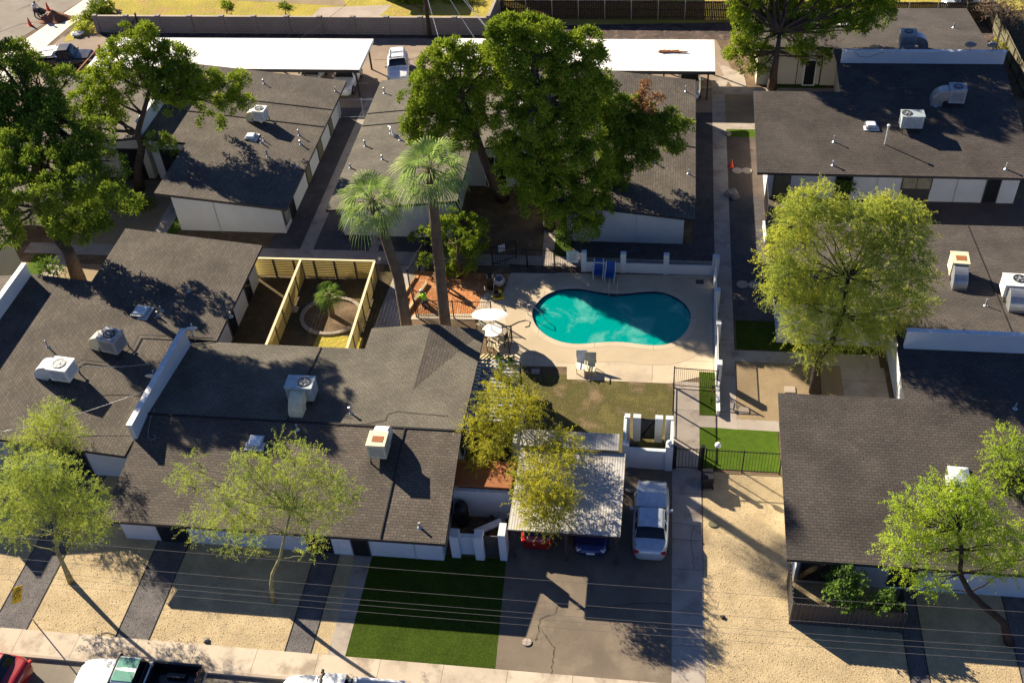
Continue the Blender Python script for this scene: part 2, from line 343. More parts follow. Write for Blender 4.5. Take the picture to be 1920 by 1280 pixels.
# pool deck: polygon of the concrete, pool cut out
deck = px((958,512),(1336,517),(1343,700),(1258,719),(1063,711),(1063,688),(975,686),(942,668),(925,650),(905,601),(770,599),(770,590),(885,588),(898,572),(902,556),(915,548),(944,548))
sheet('pool_deck', deck, M['deck'], 3, [pool])
ringc = [p for p in ring]
sheet('pool_deck', [Vector((min(max(p.x, -10.4), 3.45), min(max(p.y, 45.2), 54.7))) for p in ring], M['coping'], 4, [pool])
sheet('pool_coping', cope, M['deck'], 5, [pool])
# streets and yards -------------------------------------------------
o = sheet('street', rect(-90, 12, 90, 23.98), M['street'], 0); o.location.z = -.13
mb = MB(); mb.box((0, 24.04, -.05), (180, .14, .17)); tag(mb.build('kerb', M['curb']), kind='structure')
sheet('sidewalk', rect(-90, 24.11, 90, 25.42), M['walk'], 3)
sheet('front_yard_gravel', rect(-60, 25.42, -14.82, 36), M['tan'], 1)
sheet('front_yard_gravel', rect(2.95, 25.42, 40, 38.2), M['tan'], 1)
for x0, x1, y1 in ((-40.6, -38.7, 36), (-32.2, -30.33, 36), (-25.62, -23.88, 31.5), (-16.96, -15.67, 31.5)):
    sheet('grey_gravel_strip', rect(x0, 25.42, x1, y1), M['grey'], 2)
    m2 = MB(); m2.box((x0, (25.42+y1)/2, .02), (.03, y1-25.42, .03)); m2.box((x1, (25.42+y1)/2, .02), (.03, y1-25.42, .03)); tag(m2.build('gravel_edging', M['dark']), kind='structure')
for x0, x1, y1 in ((12.16, 13.02, 31.6), (17.06, 19.0, 31.6)):
    sheet('grey_gravel_strip', rect(x0, 25.42, x1, y1), M['grey'], 2)
    m2 = MB(); m2.box((x0, (25.42+y1)/2, .02), (.03, y1-25.42, .03)); m2.box((x1, (25.42+y1)/2, .02), (.03, y1-25.42, .03)); tag(m2.build('gravel_edging', M['dark']), kind='structure')
sheet('front_path', [(-14.84, 25.42), (-13.96, 25.42), (-13.94, 31.25), (-14.8, 31.25)], M['concrete'], 2)
sheet('front_turf', [(-13.96, 25.42), (-6.69, 25.42), (-6.98, 31.6), (-13.94, 31.6)], M['turf'], 2)
sheet('driveway', [(-6.69, 25.42), (1.46, 25.42), (1.3, 38.2), (-6.98, 38.2), (-6.98, 31.6)], M['asph'], 2)
sheet('entry_path', [(1.47, 25.42), (3.0, 25.42), (2.84, 38.4), (1.3, 38.4)], M['concrete'], 3)
sheet('gate_path', [(1.3, 38.4), (2.78, 38.4), (2.76, 45.0), (1.28, 45.0)], M['concrete'], 2)
sheet('gate_path', rect(2.77, 41.45, 3.85, 42.35), M['concrete'], 2)
sheet('gate_turf', rect(2.77, 42.35, 3.78, 45.9), M['turf'], 3)
sheet('gate_turf', [(2.79, 38.4), (7.1, 38.4), (7.1, 41.4), (2.79, 41.45)], M['turf2'], 3)
sheet('lawn', [(-7.3, 37.6), (1.25, 37.6), (1.25, 45.1), (-11, 45.1), (-11, 37.6)], M['lawn'], 1)
# long path on the right and its side yards
sheet('long_path', [(3.85, 41.45), (4.87, 41.4), (4.88, 79.2), (5.6, 81.6), (3.86, 80.5), (3.80, 60)], M['concrete'], 3)
sheet('side_gravel', rect(2.3, 56.3, 3.85, 80), M['dgravel'], 1)
sheet('side_gravel', rect(4.88, 50.65, 7.4, 71.8), M['bgravel'], 2)
sheet('side_gravel', rect(4.88, 50.65, 7.2, 64), M['dgravel'], 3)
sheet('side_turf', rect(4.88, 71.8, 7.3, 72.9), M['turf2'], 3)
sheet('side_slab', rect(4.88, 72.9, 7.3, 73.8), M['concrete'], 3)
sheet('side_sand', rect(4.88, 73.8, 7.3, 78.2), M['decomp'], 2)
sheet('side_slab', rect(4.88, 78.2, 14, 79.3), M['concrete'], 2)
sheet('side_turf', rect(8.5, 79.3, 13, 80.8), M['turf2'], 2)
sheet('side_turf', rect(5.02, 48.0, 13.2, 50.65), M['turf'], 3)
sheet('cross_path', [(4.87, 46.95), (13.3, 46.9), (13.3, 48.0), (4.87, 47.9)], M['concrete'], 2)
sheet('cross_path', [(4.87, 41.4), (7.2, 41.4), (7.2, 42.2), (4.87, 42.2)], M['concrete'], 2)
sheet('cross_path', rect(11.0, 41, 13.5, 46.9), M['concrete'], 2)
sheet('court_sand', rect(4.86, 42.2, 11.0, 46.95), M['decomp'], 1)
sheet('gap_gravel', rect(5.0, 56.5, 32, 64.5), M['bgravel'], 1)
# alley between the two middle houses, cross walk
sheet('alley_gravel', [(-27.2, 56.2), (-7.0, 56.45), (3.8, 56.5), (3.8, 58.3), (-22.4, 58.4), (-22.5, 76), (-26.6, 76)], M['dgravel'], 1)
sheet('alley_strip', [(-24.83, 56.3), (-23.88, 56.3), (-23.75, 77), (-24.75, 77)], M['concrete'], 3)
sheet('cross_walk', [(-45, 54.9), (-18, 55.0), (-5.2, 55.4), (3.8, 55.3), (3.8, 56.45), (-5.2, 56.45), (-17.3, 56.4), (-45, 56.1)], M['concrete'], 2)
sheet('court_path', [(-8.14, 64), (-7.1, 64), (-7.0, 56.4), (-7.75, 56.4)], M['concrete'], 3)
sheet('court_turf', rect(-7.0, 56.45, -5.8, 64), M['turf'], 3)
sheet('court_dirt', rect(-13.4, 56.4, -7.6, 64), M['brown'], 2)
sheet('court_dirt', rect(-42, 56.1, -34.5, 64.2), M['decomp'], 1)
sheet('court_path', [(-36.3, 56.0), (-35.2, 56.0), (-35.2, 64), (-36.3, 64)], M['concrete'], 2)
sheet('court_turf', rect(-35.2, 56.0, -34.4, 64), M['turf2'], 2)
sheet('court_path', [(-43.2, 48), (-41.6, 48), (-41.0, 54.9), (-42.4, 54.9)], M['concrete'], 2)
sheet('court_sand', rect(-41.3, 47.5, -35.2, 53.9), M['decomp'], 1)
sheet('court_turf', rect(-44, 51.0, -42.6, 54.8), M['turf2'], 2)
# fenced yards behind the centre house
sheet('dry_lawn', rect(-27, 43, -18.4, 53.3), M['drylawn'], 1)
sheet('dry_lawn', [(-21.4, 43), (-18.0, 43), (-18.2, 47.6), (-21.2, 47.8)], M['ylawn'], 2)
sheet('dry_lawn', rect(-18.4, 43, -17.2, 55), M['drylawn'], 1)
sheet('fence_walk', px((747,497),(800,497),(745,640),(690,640)), M['concrete'], 2)
sheet('dug_dirt', px((778,508),(958,514),(944,548),(915,548),(902,556),(898,572),(885,588),(770,590),(752,580)), M['orange'], 2)
sheet('dark_soil', px((955,497),(1088,502),(1088,517),(958,512)), M['alleydirt'], 2)
# back alley
sheet('back_alley', [(-58.5, 75.3), (4.2, 75.3), (5.6, 82), (4.3, 87.45), (-57.0, 87.45)], M['asphalley'], 1)
sheet('alley_verge', rect(-57, 87.45, 40, 91.5), M['alleydirt'], 1)
sheet('side_slab', px((1345,118),(1395,140),(1400,165),(1375,165),(1362,150)), M['concrete'], 3)
sheet('street', px((-700,385),(0,95),(158,0),(250,-60),(-900,-60)), M['street'], 2)
sheet('street_sidewalk', px((0,106),(60,66),(158,0),(250,-62),(300,-62),(200,3),(133,48),(95,80),(38,138),(0,175),(-300,330),(-300,250)), M['pale'], 3)
sheet('neighbour_lawn', px((178,14),(330,-60),(925,-60),(925,50),(190,60),(120,80),(125,68)), M['ylawn'], 2)
sheet('neighbour_drive', px((600,15),(735,10),(700,42),(575,42)), M['curb'], 3)
sheet('neighbour_drive', px((300,-20),(420,-20),(640,-8),(650,12),(310,-5)), M['decomp'], 3)
sheet('neighbour_yard', px((925,-60),(2100,-60),(2100,30),(925,50)), M['ylawn'], 1)
sheet('neighbour_yard', px((1880,20),(2300,10),(2300,300),(1935,200),(1890,60)), M['drylawn'], 2)
# cracks in the old paving
def cracks(name, lines, z, w=.02):
    mb = MB(); rd = random.Random(12)
    for ln in lines:
        P_ = [at(a, b, z) for a, b in ln]; Q = []
        for i in range(len(P_)-1):
            for k in range(5):
                t = k/5; q = P_[i].lerp(P_[i+1], t); Q.append(q+Vector((rd.uniform(-.05, .05), rd.uniform(-.05, .05), 0)))
        Q.append(P_[-1])
        for i in range(len(Q)-1):
            d = (Q[i+1]-Q[i]).normalized(); n_ = Vector((-d.y, d.x, 0))*w*rd.uniform(.3, .7)/1.0; mb.add([Q[i]-n_, Q[i]+n_, Q[i+1]+n_, Q[i+1]-n_], [(0, 1, 2, 3)])
    tag(mb.build(name, M['dark'], fix=False), kind='structure')
cracks('driveway_crack', [[(1050,1128),(1040,1150),(1012,1160),(1008,1190),(1004,1200)], [(1012,1175),(1030,1200),(1040,1213),(1037,1235),(1033,1262)], [(1080,1140),(1130,1138),(1200,1130),(1258,1132)]], .034)
cracks('path_crack', [[(1301,987),(1296,1006),(1300,1040),(1301,1068)], [(1262,980),(1312,986)], [(1262,1066),(1317,1069)], [(1262,1172),(1320,1176)]], .04)
cracks('alley_crack', [[(742,98),(765,84),(800,82)], [(765,112),(790,105),(830,90)], [(700,112),(760,112),(830,114)], [(722,120),(740,108),(745,98)]], .02, .035)
cracks('street_crack', [[(0,60),(40,45),(90,40),(140,20)], [(0,85),(30,80),(75,55)], [(30,20),(60,8),(85,-5)]], .03, .05)
# pool shell and water
mb = MB(); n = len(pool)
shal = []
for zz, off in ((.03, 0), (-.15, 0), (-.30, 0), (-1.3, -.35), (-1.5, -.9)):
    shal.append([(*(q), zz) for q in offset_loop(pool, off)])
for i in range(4):
    b = len(mb.v); mb.v += shal[i]+shal[i+1]
    for k in range(n):
        k2 = (k+1) % n; mb.f.append((b+k, b+k2, b+n+k2, b+n+k)); mb.m.append(0 if i < 2 else 1)
b = len(mb.v); mb.v += shal[4]
for t in tessellate_polygon([[Vector((p[0], p[1], 0)) for p in shal[4]]]): mb.f.append(tuple(b+i for i in t)); mb.m.append(1)
pb = mb.build('pool_basin', [M['tile'], M['plaster']], fix=False); tag(pb, kind='structure')
m = bpy.data.materials.new('pool_water'); m.use_nodes = True; n_ = m.node_tree.nodes; l_ = m.node_tree.links; n_.remove(n_['Principled BSDF'])
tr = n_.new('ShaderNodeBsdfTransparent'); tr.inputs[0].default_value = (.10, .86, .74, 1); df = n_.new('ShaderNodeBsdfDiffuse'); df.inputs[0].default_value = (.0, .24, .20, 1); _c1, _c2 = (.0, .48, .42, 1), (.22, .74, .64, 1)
mx = n_.new('ShaderNodeMixShader'); mx.inputs[0].default_value = .55; l_.new(tr.outputs[0], mx.inputs[1]); l_.new(df.outputs[0], mx.inputs[2])
gl = n_.new('ShaderNodeBsdfGlossy'); gl.inputs['Roughness'].default_value = .03; fr = n_.new('ShaderNodeFresnel'); fr.inputs[0].default_value = 1.33
tc = n_.new('ShaderNodeTexCoord'); ns = n_.new('ShaderNodeTexNoise'); ns.inputs['Scale'].default_value = 5.5; ns.inputs['Detail'].default_value = 5; ns.inputs['Distortion'].default_value = 1.2
bp = n_.new('ShaderNodeBump'); bp.inputs['Distance'].default_value = .03; l_.new(tc.outputs['Object'], ns.inputs[0]); l_.new(ns.outputs[0], bp.inputs['Height'])
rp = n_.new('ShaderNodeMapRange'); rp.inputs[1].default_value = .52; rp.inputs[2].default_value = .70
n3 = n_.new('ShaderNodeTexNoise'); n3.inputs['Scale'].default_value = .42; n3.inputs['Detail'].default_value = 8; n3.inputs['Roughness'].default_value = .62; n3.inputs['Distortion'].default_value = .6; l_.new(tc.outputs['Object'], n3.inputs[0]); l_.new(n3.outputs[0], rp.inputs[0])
xm = n_.new('ShaderNodeMix'); xm.data_type = 'RGBA'; xm.inputs[6].default_value = _c1; xm.inputs[7].default_value = _c2; l_.new(rp.outputs[0], xm.inputs[0]); l_.new(xm.outputs[2], df.inputs[0])  # paler noise patches stand for sun on the water, painted into the diffuse colour
for q in (gl, fr, df): l_.new(bp.outputs[0], q.inputs['Normal'])
m2x = n_.new('ShaderNodeMixShader'); l_.new(fr.outputs[0], m2x.inputs[0]); l_.new(mx.outputs[0], m2x.inputs[1]); l_.new(gl.outputs[0], m2x.inputs[2]); l_.new(m2x.outputs[0], n_['Material Output'].inputs[0])
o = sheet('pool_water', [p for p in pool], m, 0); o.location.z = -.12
# submerged steps at the left end
mb = MB(); c0 = at(1003, 596, 0)
for i, (rr, zz) in enumerate(((2.3, -1.0), (1.7, -.7), (1.1, -.4))):
    pts = []
    for k in range(13):
        a = R(-75+150*k/12); pts.append((c0.x+.1+rr*math.cos(a)*.8, c0.y+rr*math.sin(a)*.8))
    mb.prism([(c0.x+.15, c0.y-rr*.75)]+pts+[(c0.x+.15, c0.y+rr*.75)], -1.5, zz)
tag(mb.build('pool_steps', M['plaster']), kind='structure')
# ================================================================== houses
SL = .115
def roof_mesh(name, faces, mats, parent, th=.2, fasc=1):
    """faces: list of (polygon of 3d points, material index); gives the sheet a thickness and fascia edges"""
    idx = {}; vs = []; fs = []; ms = []
    def vi(p):
        k = (round(p[0], 3), round(p[1], 3), round(p[2], 3))
        if k not in idx: idx[k] = len(vs); vs.append(k)
        return idx[k]
    edges = {}
    for poly, mi in faces:
        ids = [vi(p) for p in poly]; A = sum(poly[i][0]*poly[(i+1) % len(poly)][1]-poly[(i+1) % len(poly)][0]*poly[i][1] for i in range(len(poly)))
        if A < 0: ids = ids[::-1]; poly = poly[::-1]
        for i in range(len(ids)): edges[(ids[i], ids[(i+1) % len(ids)])] = 1
        for t in tessellate_polygon([[Vector((p[0], p[1], 0)) for p in poly]]):
            a, b, c = [Vector(poly[i]) for i in t]
            t = t if (b-a).cross(c-a).z > 0 else t[::-1]
            fs.append(tuple(ids[i] for i in t)); ms.append(mi)
    n = len(vs); top = list(fs)
    vs2 = vs+[(v[0], v[1], v[2]-th) for v in vs]
    for f in top: fs.append(tuple(i+n for i in f[::-1])); ms.append(len(mats)-1)
    for (a, b) in edges:
        if (b, a) not in edges: fs.append((b, a, a+n, b+n)); ms.append(len(mats)-1)
    me = bpy.data.meshes.new(name); me.from_pydata(vs2, [], fs)
    for m in mats: me.materials.append(m)
    me.polygons.foreach_set('material_index', ms); me.update()
    o = bpy.data.objects.new(name, me); col.objects.link(o); o.parent = parent
    return o
def wall_mesh(name, poly, zf, mat, parent, z0=0):
    mb = MB(); mb.prism(poly, z0, [zf(x, y)-.21 for x, y in poly]); return mb.build(name, mat, parent)
def panel(name, a, b, z0, z1, mat, parent, out, th=.05, frame=None, fw=.06, cat=None):
    """upright panel from a to b, standing proud of a wall; out = outward normal"""
    a, b, out = Vector(a), Vector(b), Vector(out); c = (a+b)/2+out*(th/2+.003); L = (b-a).length; rz = math.atan2(b.y-a.y, b.x-a.x)
    mb = MB(); mb.box((c.x, c.y, (z0+z1)/2), (L, th, z1-z0), rz); o = mb.build(name, mat, parent)
    if frame:
        mb = MB(); d = (b-a).normalized(); cc = (a+b)/2+out*(th/2+.012)
        for e in (-1, 1):
            p = cc+d*e*(L/2); mb.box((p.x, p.y, (z0+z1)/2), (fw, th+.03, z1-z0+fw), rz)
            mb.box((cc.x, cc.y, z0 if e < 0 else z1), (L-fw, th+.03, fw), rz)
        if L > 1.3: mb.box((cc.x, cc.y, (z0+z1)/2), (fw*.7, th+.03, z1-z0-fw), rz)
        mb.build('frame', frame, o)
    return o
class Unit:
    """one half of a duplex: the roof rises from the eave (u=0) to the party parapet (u=U); wing for v<Vw is only Uw deep"""
    def __init__(s, o, du, dv, U, Uw, V, Vw, z0=2.65, sl=SL): s.o = Vector(o); s.du = Vector(du); s.dv = Vector(dv); s.U = U; s.Uw = Uw; s.V = V; s.Vw = Vw; s.z0 = z0; s.sl = sl
    def p(s, u, v): q = s.o+s.du*u+s.dv*v; return (q.x, q.y)
    def z(s, u): return s.z0+s.sl*u
    def zxy(s, x, y): return s.z((Vector((x, y))-s.o).dot(s.du))
    def P3(s, u, v): return (*s.p(u, v), s.z(u))
    def poly(s): return [(0, 0), (s.Uw, 0), (s.Uw, s.Vw), (s.U, s.Vw), (s.U, s.V), (0, s.V)]
    def build(s, root, mats, wallmat, ov=.6, seams=()):
        r = roof_mesh('roof', [([s.P3(u, v) for u, v in s.poly()], 0)], mats, root)
        if seams:
            mb = MB()
            for v in seams: mb.bar((*s.p(.05, v), s.z(.05)+.03), (*s.p(s.U-.05 if v > s.Vw else s.Uw-.05, v), s.z(s.U if v > s.Vw else s.Uw)+.03), .05, .04)
            mb.build('roof_seam', M['seam'], r)
        w_ = [(ov, ov), (s.Uw-ov, ov), (s.Uw-ov, s.Vw+ov), (s.U-.05, s.Vw+ov), (s.U-.05, s.V-ov), (ov, s.V-ov)]
        wall_mesh('wall', [s.p(u, v) for u, v in w_], s.zxy, wallmat, root)
        return r
def parapet(root, pts, h0, th=.26, mat=None, name='parapet'):
    """pts: (x,y,zbottom,ztop) along the wall"""
    (x0, y0, b0, t0), (x1, y1, b1, t1) = pts; d = Vector((x1-x0, y1-y0)).normalized(); nrm = Vector((-d.y, d.x))*th/2; mb = MB()
    vs = []
    for (x, y, b, t) in pts:
        for sg in (-1, 1):
            for z in (b, t): vs.append((x+nrm.x*sg, y+nrm.y*sg, z))
    mb.add(vs, [(0,1,3,2),(4,6,7,5),(0,4,5,1),(2,3,7,6),(1,5,7,3),(0,2,6,4)]); o = mb.build(name, mat or M['white'], root)
    mb = MB(); mb.bar((x0-d.x*.04, y0-d.y*.04, t0+.02), (x1+d.x*.04, y1+d.y*.04, t1+.02), th+.06, .04); mb.build('coping', M['wframe'], o)
    return o
HM = [M['roofx'], M['fascia']]; HY = [M['roofy'], M['fascia']]

# --- centre house (by the driveway)
A = empty('house', (-18.7, 37.5, 0), 'long white house with gabled grey shingle roof between driveway and left house', 'house')
INV = Matrix.Translation((18.7, -37.5, 0))
def adopt(root):
    off = Vector(root.location)
    for ch in root.children: ch.location = ch.location-off
SWA, SEA = (-27.6, 30.38, 2.65), (-9.68, 30.38, 2.65); RLA, RRA = (-27.6, 37.12, 3.42), (-9.88, 37.12, 3.42)
NEA, NMA = (-9.96, 45.9, 2.66), (-13.12, 45.7, 3.16); RSA = (-13.2, 40.3, 3.06); NWB, NWC, NWA = (-16.85, 45.7, 2.6), (-16.85, 43.85, 2.64), (-27.6, 43.85, 2.64)
MID = (-9.92, 41.3, 2.98)
roof_mesh('roof', [([SWA, SEA, RRA, RLA], 0), ([RLA, RRA, MID, RSA, NWC, NWA], 1), ([RSA, MID, NEA], 1), ([RSA, NEA, NMA], 2), ([RSA, NMA, NWB, NWC], 1)], [M['roofs'], M['roofx'], M['roofy'], M['fascia']], A)
mb = MB(); mb.bar((-12.95, 30.45, 2.7), (-12.95, 37.1, 3.46), .06, .04); mb.bar((-19.5, 37.2, 3.45), (-19.5, 43.8, 2.68), .06, .04); mb.bar((-27.5, 37.12, 3.45), (-9.9, 37.12, 3.45), .10, .04); mb.build('roof_seam', M['seam'], A)
def zA(x, y): return 2.65+.1145*min(y-30.38, 6.74)-(max(0, y-37.12)*.1145)
wall_mesh('wall', [(-27.4, 31.25), (-10.15, 31.25), (-10.25, 40.8), (-27.4, 40.8)], lambda x, y: 2.66, M['white'], A)
wall_mesh('wall', [(-27.4, 40.8), (-10.25, 40.8), (-10.3, 45.3), (-16.4, 45.3), (-16.4, 43.4), (-27.4, 43.4)], lambda x, y: 2.66, M['white'], A)
wy = 31.25
for x0, x1 in ((-25.35, -23.75), (-17.25, -15.95)): panel('window', (x0, wy), (x1, wy), .05, 2.4, M['glass'], A, (0, -1), frame=M['frame'])
panel('door', (-15.9, wy), (-14.95, wy), .05, 2.1, M['wframe'], A, (0, -1), frame=M['white'])
panel('door', (-14.85, wy), (-14.0, wy), .05, 2.35, M['black'], A, (0, -1), frame=M['frame'])
for y0, y1 in ((33.5, 34.7), (37.6, 38.8)): panel('window', (-10.17, y0), (-10.17, y1), .9, 2.1, M['glass'], A, (1, 0), frame=M['frame'])
parapet(A, ((-27.62, 35.45, 2.6, 4.3), (-27.62, 43.45, 2.3, 3.98)), 1, .28)
adopt(A)

# --- left house
B = empty('house', (-33, 45, 0), 'dark roofed house at left with two big rooftop units and a tall blue-white parapet', 'house')
zB = lambda x, y: 2.65+SL*(-26.05-x)
pB = [(-39.2, 34.5), (-27.95, 34.5), (-27.8, 43.86), (-26.05, 43.95), (-26.05, 53.3), (-35.35, 53.3), (-35.35, 47.75), (-39.2, 47.75)]
roof_mesh('roof', [([(x, y, zB(x, y)) for x, y in pB], 0)], HY, B)
wall_mesh('wall', [(-39.1, 35.35), (-27.95, 35.35), (-27.95, 43.4), (-26.68, 43.4), (-26.68, 52.7), (-34.75, 52.7), (-34.75, 47.1), (-39.1, 47.1)], zB, M['white'], B)
for y0, y1 in ((47.0, 48.0), (50.3, 51.2)): panel('window', (-26.68, y0), (-26.68, y1), .05, 2.3, M['glass'], B, (1, 0), frame=M['frame'])
for x0, x1 in ((-33.0, -31.0),): panel('window', (x0, 35.35), (x1, 35.35), .05, 2.4, M['glass'], B, (0, -1), frame=M['frame'])
parapet(B, ((-39.33, 34.6, 3.6, 5.1), (-39.33, 47.6, 3.6, 5.1)), 1)
U2 = Unit((-52.5, 34.5), (1, 0), (0, 1), 13.15, 9.3, 18.8, 0.0)
# the mirrored half beyond the parapet (wing at its far end)
roof_mesh('roof', [([(x, y, 2.65+SL*(x+52.4)) for x, y in ((-39.45, 34.5), (-39.45, 47.75), (-43.2, 47.75), (-43.2, 53.3), (-52.4, 53.3), (-52.4, 34.5))], 0)], HY, B)
wall_mesh('wall', [(-39.5, 35.1), (-39.5, 47.1), (-43.7, 47.1), (-43.7, 52.7), (-51.8, 52.7), (-51.8, 35.1)], lambda x, y: 2.65+SL*(x+52.4), M['cream'], B)
panel('door', (-43.7, 48.3), (-43.7, 49.3), .05, 2.2, M['frame'], B, (1, 0), frame=M['black'])
adopt(B)

# --- upper left house (two halves and a parapet between)
C = empty('house', (-38.4, 66, 0), 'shingled U-shaped house at upper left with white gable wall beside the narrow alley', 'house')
c1 = Unit((-25.6, 57.4), (-1, 0), (0, 1), 12.75, 9.35, 17.6, 6.4); c1.build(C, HY, M['white'], .72, seams=(10.6, 13.1))
c2 = Unit((-51.4, 57.4), (1, 0), (0, 1), 12.75, 9.35, 17.6, 6.4); c2.build(C, HY, M['cream'], .72)
parapet(C, ((-38.5, 64.3, 3.7, 5.15), (-38.5, 74.2, 3.7, 5.15)), 1)
for v0, v1 in ((2.2, 3.2), (6.6, 7.6), (9.9, 11.0), (13.4, 14.2)):
    a, b = c1.p(.72, v0), c1.p(.72, v1); panel('window', a, b, .05, 2.4, M['gwood'] if v0 > 3 else M['glass'], C, (1, 0), frame=M['frame'])
panel('window', (-26.3, 58.3), (-26.3, 59.2), .6, 2.2, M['blinds'], C, (1, 0), frame=M['frame'])
panel('door', (-34.23, 61.0), (-34.23, 62.0), .05, 2.3, M['glass'], C, (-1, 0), frame=M['wframe'], fw=.12)
panel('door', (-42.77, 59.3), (-42.77, 60.3), .05, 2.3, M['glass'], C, (1, 0), frame=M['wframe'], fw=.12)
panel('window', (-41.0, 64.52), (-39.3, 64.52), .05, 2.6, M['glass'], C, (0, -1), frame=M['black'], fw=.1)
panel('window', (-37.6, 64.52), (-36.0, 64.52), .05, 2.6, M['glass'], C, (0, -1), frame=M['black'], fw=.1)
adopt(C)
# --- upper middle house
D = empty('house', (-10.2, 66, 0), 'U-shaped shingled house behind the big pines and above the pool wall', 'house')
d1 = Unit((-22.75, 57.4), (1, 0), (0, 1), 12.5, 9.3, 17.7, 6.4); d1.build(D, HM, M['white'], .72, seams=(10.8, 12.6))
d2 = Unit((2.4, 57.5), (-1, 0), (0, 1), 12.5, 9.3, 18.2, 6.4); d2.build(D, HY, M['white'], .72, seams=(8.6, 12.3))
parapet(D, ((-10.3, 64.3, 3.7, 5.15), (-10.3, 74.2, 3.7, 5.15)), 1)
for v0, v1 in ((3, 4), (8, 9), (12, 13)): panel('window', d2.p(.72, v0), d2.p(.72, v1), .05, 2.4, M['glass'], D, (1, 0), frame=M['frame'])
panel('window', (-14.17, 59.5), (-14.17, 61), .3, 2.3, M['glass'], D, (1, 0), frame=M['wframe']); panel('window', (-12.8, 64.52), (-11.2, 64.52), .05, 2.6, M['glass'], D, (0, -1), frame=M['wframe'])
adopt(D)
# --- upper right house
Eh = empty('house', (16, 76, 0), 'dark roofed upper right house with a long blue-white parapet across its ridge', 'house')
e1 = Unit((6.6, 63.1), (0, 1), (1, 0), 12.8, 9.2, 18.4, 6.3); e1.build(Eh, [M['roofe'], M['fascia']], M['white'], .8)
e2 = Unit((6.8, 88.1), (0, -1), (1, 0), 12.1, 8.9, 18.0, 6.2); e2.build(Eh, [M['roofe'], M['fascia']], M['cream'], .6)
parapet(Eh, ((13.2, 76.0, 3.4, 5.1), (24.95, 76.0, 3.4, 5.1)), 1)
ey = 63.9
panel('window', (7.9, ey), (9.0, ey), .05, 2.4, M['gwood'], Eh, (0, -1), frame=M['frame'])
for x0, x1, m_ in ((12.1, 13.2, 'glass'), (16.55, 18.5, 'blinds'), (22.1, 23.0, 'glass')):
    panel('window', (x0, ey), (x1, ey), 1.05 if m_ == 'blinds' else .05, 2.35, M[m_], Eh, (0, -1), frame=M['frame'])
    if m_ == 'blinds': panel('lower_panel', (x0, ey), (x1, ey), .05, 1.0, M['frame'], Eh, (0, -1))
panel('wall_panel', (8.7, 79.82), (12.4, 79.82), .05, 2.6, M['cream'], Eh, (0, -1), frame=M['black'], fw=.09)
panel('door', (11.1, 79.75), (12.0, 79.75), .05, 2.3, M['glass'], Eh, (0, -1), frame=M['wframe'], fw=.12)
adopt(Eh)
# --- lower right house
H = empty('house', (16, 44, 0), 'right-hand house with black shingle roof stepping down to the corrugated yard fence', 'house')
h1 = Unit((6.68, 30.87), (0, 1), (1, 0), 13.45, 9.85, 24, 6.5); h1.build(H, [M['roofe'], M['fascia']], M['white'], .62)
g1 = Unit((6.9, 57.65), (0, -1), (1, 0), 13.3, 9.4, 24, 6.4); g1.build(H, [M['roofe'], M['fascia']], M['white'], .5, seams=(12.6, 15.9))
parapet(H, ((13.5, 44.3, 3.8, 5.4), (29, 44.3, 3.8, 5.4)), 1)
mb = MB(); mb.box((6.9, 35.7, 1.4), (.12, 9.7, 2.1)); 
hy = 31.49
for x0, x1 in ((7.5, 9.3), (11.7, 12.9)): panel('window', (x0, hy), (x1, hy), .3, 2.3, M['glass'], H, (0, -1), frame=M['frame'])
adopt(H)
for r_, a_, b_, y_ in ((C, -31.2, 3.3, 58.07), (D, -1.5, 2.8, 58.17), (D, -5.0, 3.1, 58.17), (Eh, 14.9, 2.4, 63.87), (Eh, 20.2, 2.4, 63.87), (A, -11.6, 2.5, 31.22), (A, -21.5, 2.5, 31.22)):
    mb = MB(); mb.box((a_-r_.location.x, y_-r_.location.y, b_/2), (.025, .03, b_)); mb.build('wall_seam', M['acgrey'], r_)
RZ = {'A': lambda x, y: zA(x, y), 'B': zB, 'C': c1.zxy, 'D1': d1.zxy, 'D2': d2.zxy, 'E': e1.zxy, 'F': e2.zxy, 'H': h1.zxy, 'G': g1.zxy, 'C2': c2.zxy}
def onroof(a, b, k):
    z = 3.0
    for _ in range(12):
        p = at(a, b, z); z = RZ[k](p.x, p.y)
    p.z = z; return p
# --- carports
def carport(x0, x1, y0, y1, z, label, mat, posts, th=.28, zs=0):
    t = empty('carport', ((x0+x1)/2, (y0+y1)/2, 0), label, 'carport')
    cx, cy = (x0+x1)/2, (y0+y1)/2
    mb = MB(); mb.box((0, 0, z-th/2), (x1-x0, y1-y0, th)); mb.build('roof', [mat], t)
    for sg in (-1, 1): mb = MB(); mb.box((0, sg*((y1-y0)/2+.02), z-th*.55), (x1-x0+.05, .04, th*.9)); mb.build('fascia', M['fascia'], t)
    for (a, b) in posts:
        mb = MB(); mb.box((a-cx, b-cy, (z-th)/2), (.13, .13, z-th)); mb.build('post', M['fascia'], t)
    return t
carport(-48.9, -24.95, 76.75, 82.1, 2.7, 'long white flat-roofed carport at upper left above two parked white cars', M['carroof'], [(x, y) for x in (-47.5, -42.5, -37.6, -34.0, -29.8, -25.4) for y in (77.1, 81.7)])
carport(-18.6, 3.9, 77.0, 82.25, 2.7, 'white flat-roofed carport on the right of the back alley with a silver car under it', M['carroof'], [(x, y) for x in (-17.8, -12.5, -7.5, -2.0, -.1, 3.4) for y in (77.3, 81.8)])
t = carport(-6.75, -1.2, 31.55, 36.9, 2.6, 'weathered corrugated metal carport beside the silver sedan in the front driveway', M['corrw'], [(-6.55, 31.8), (-3.9, 31.8), (-1.4, 31.8), (-6.55, 36.6), (-1.4, 36.6)], .1)
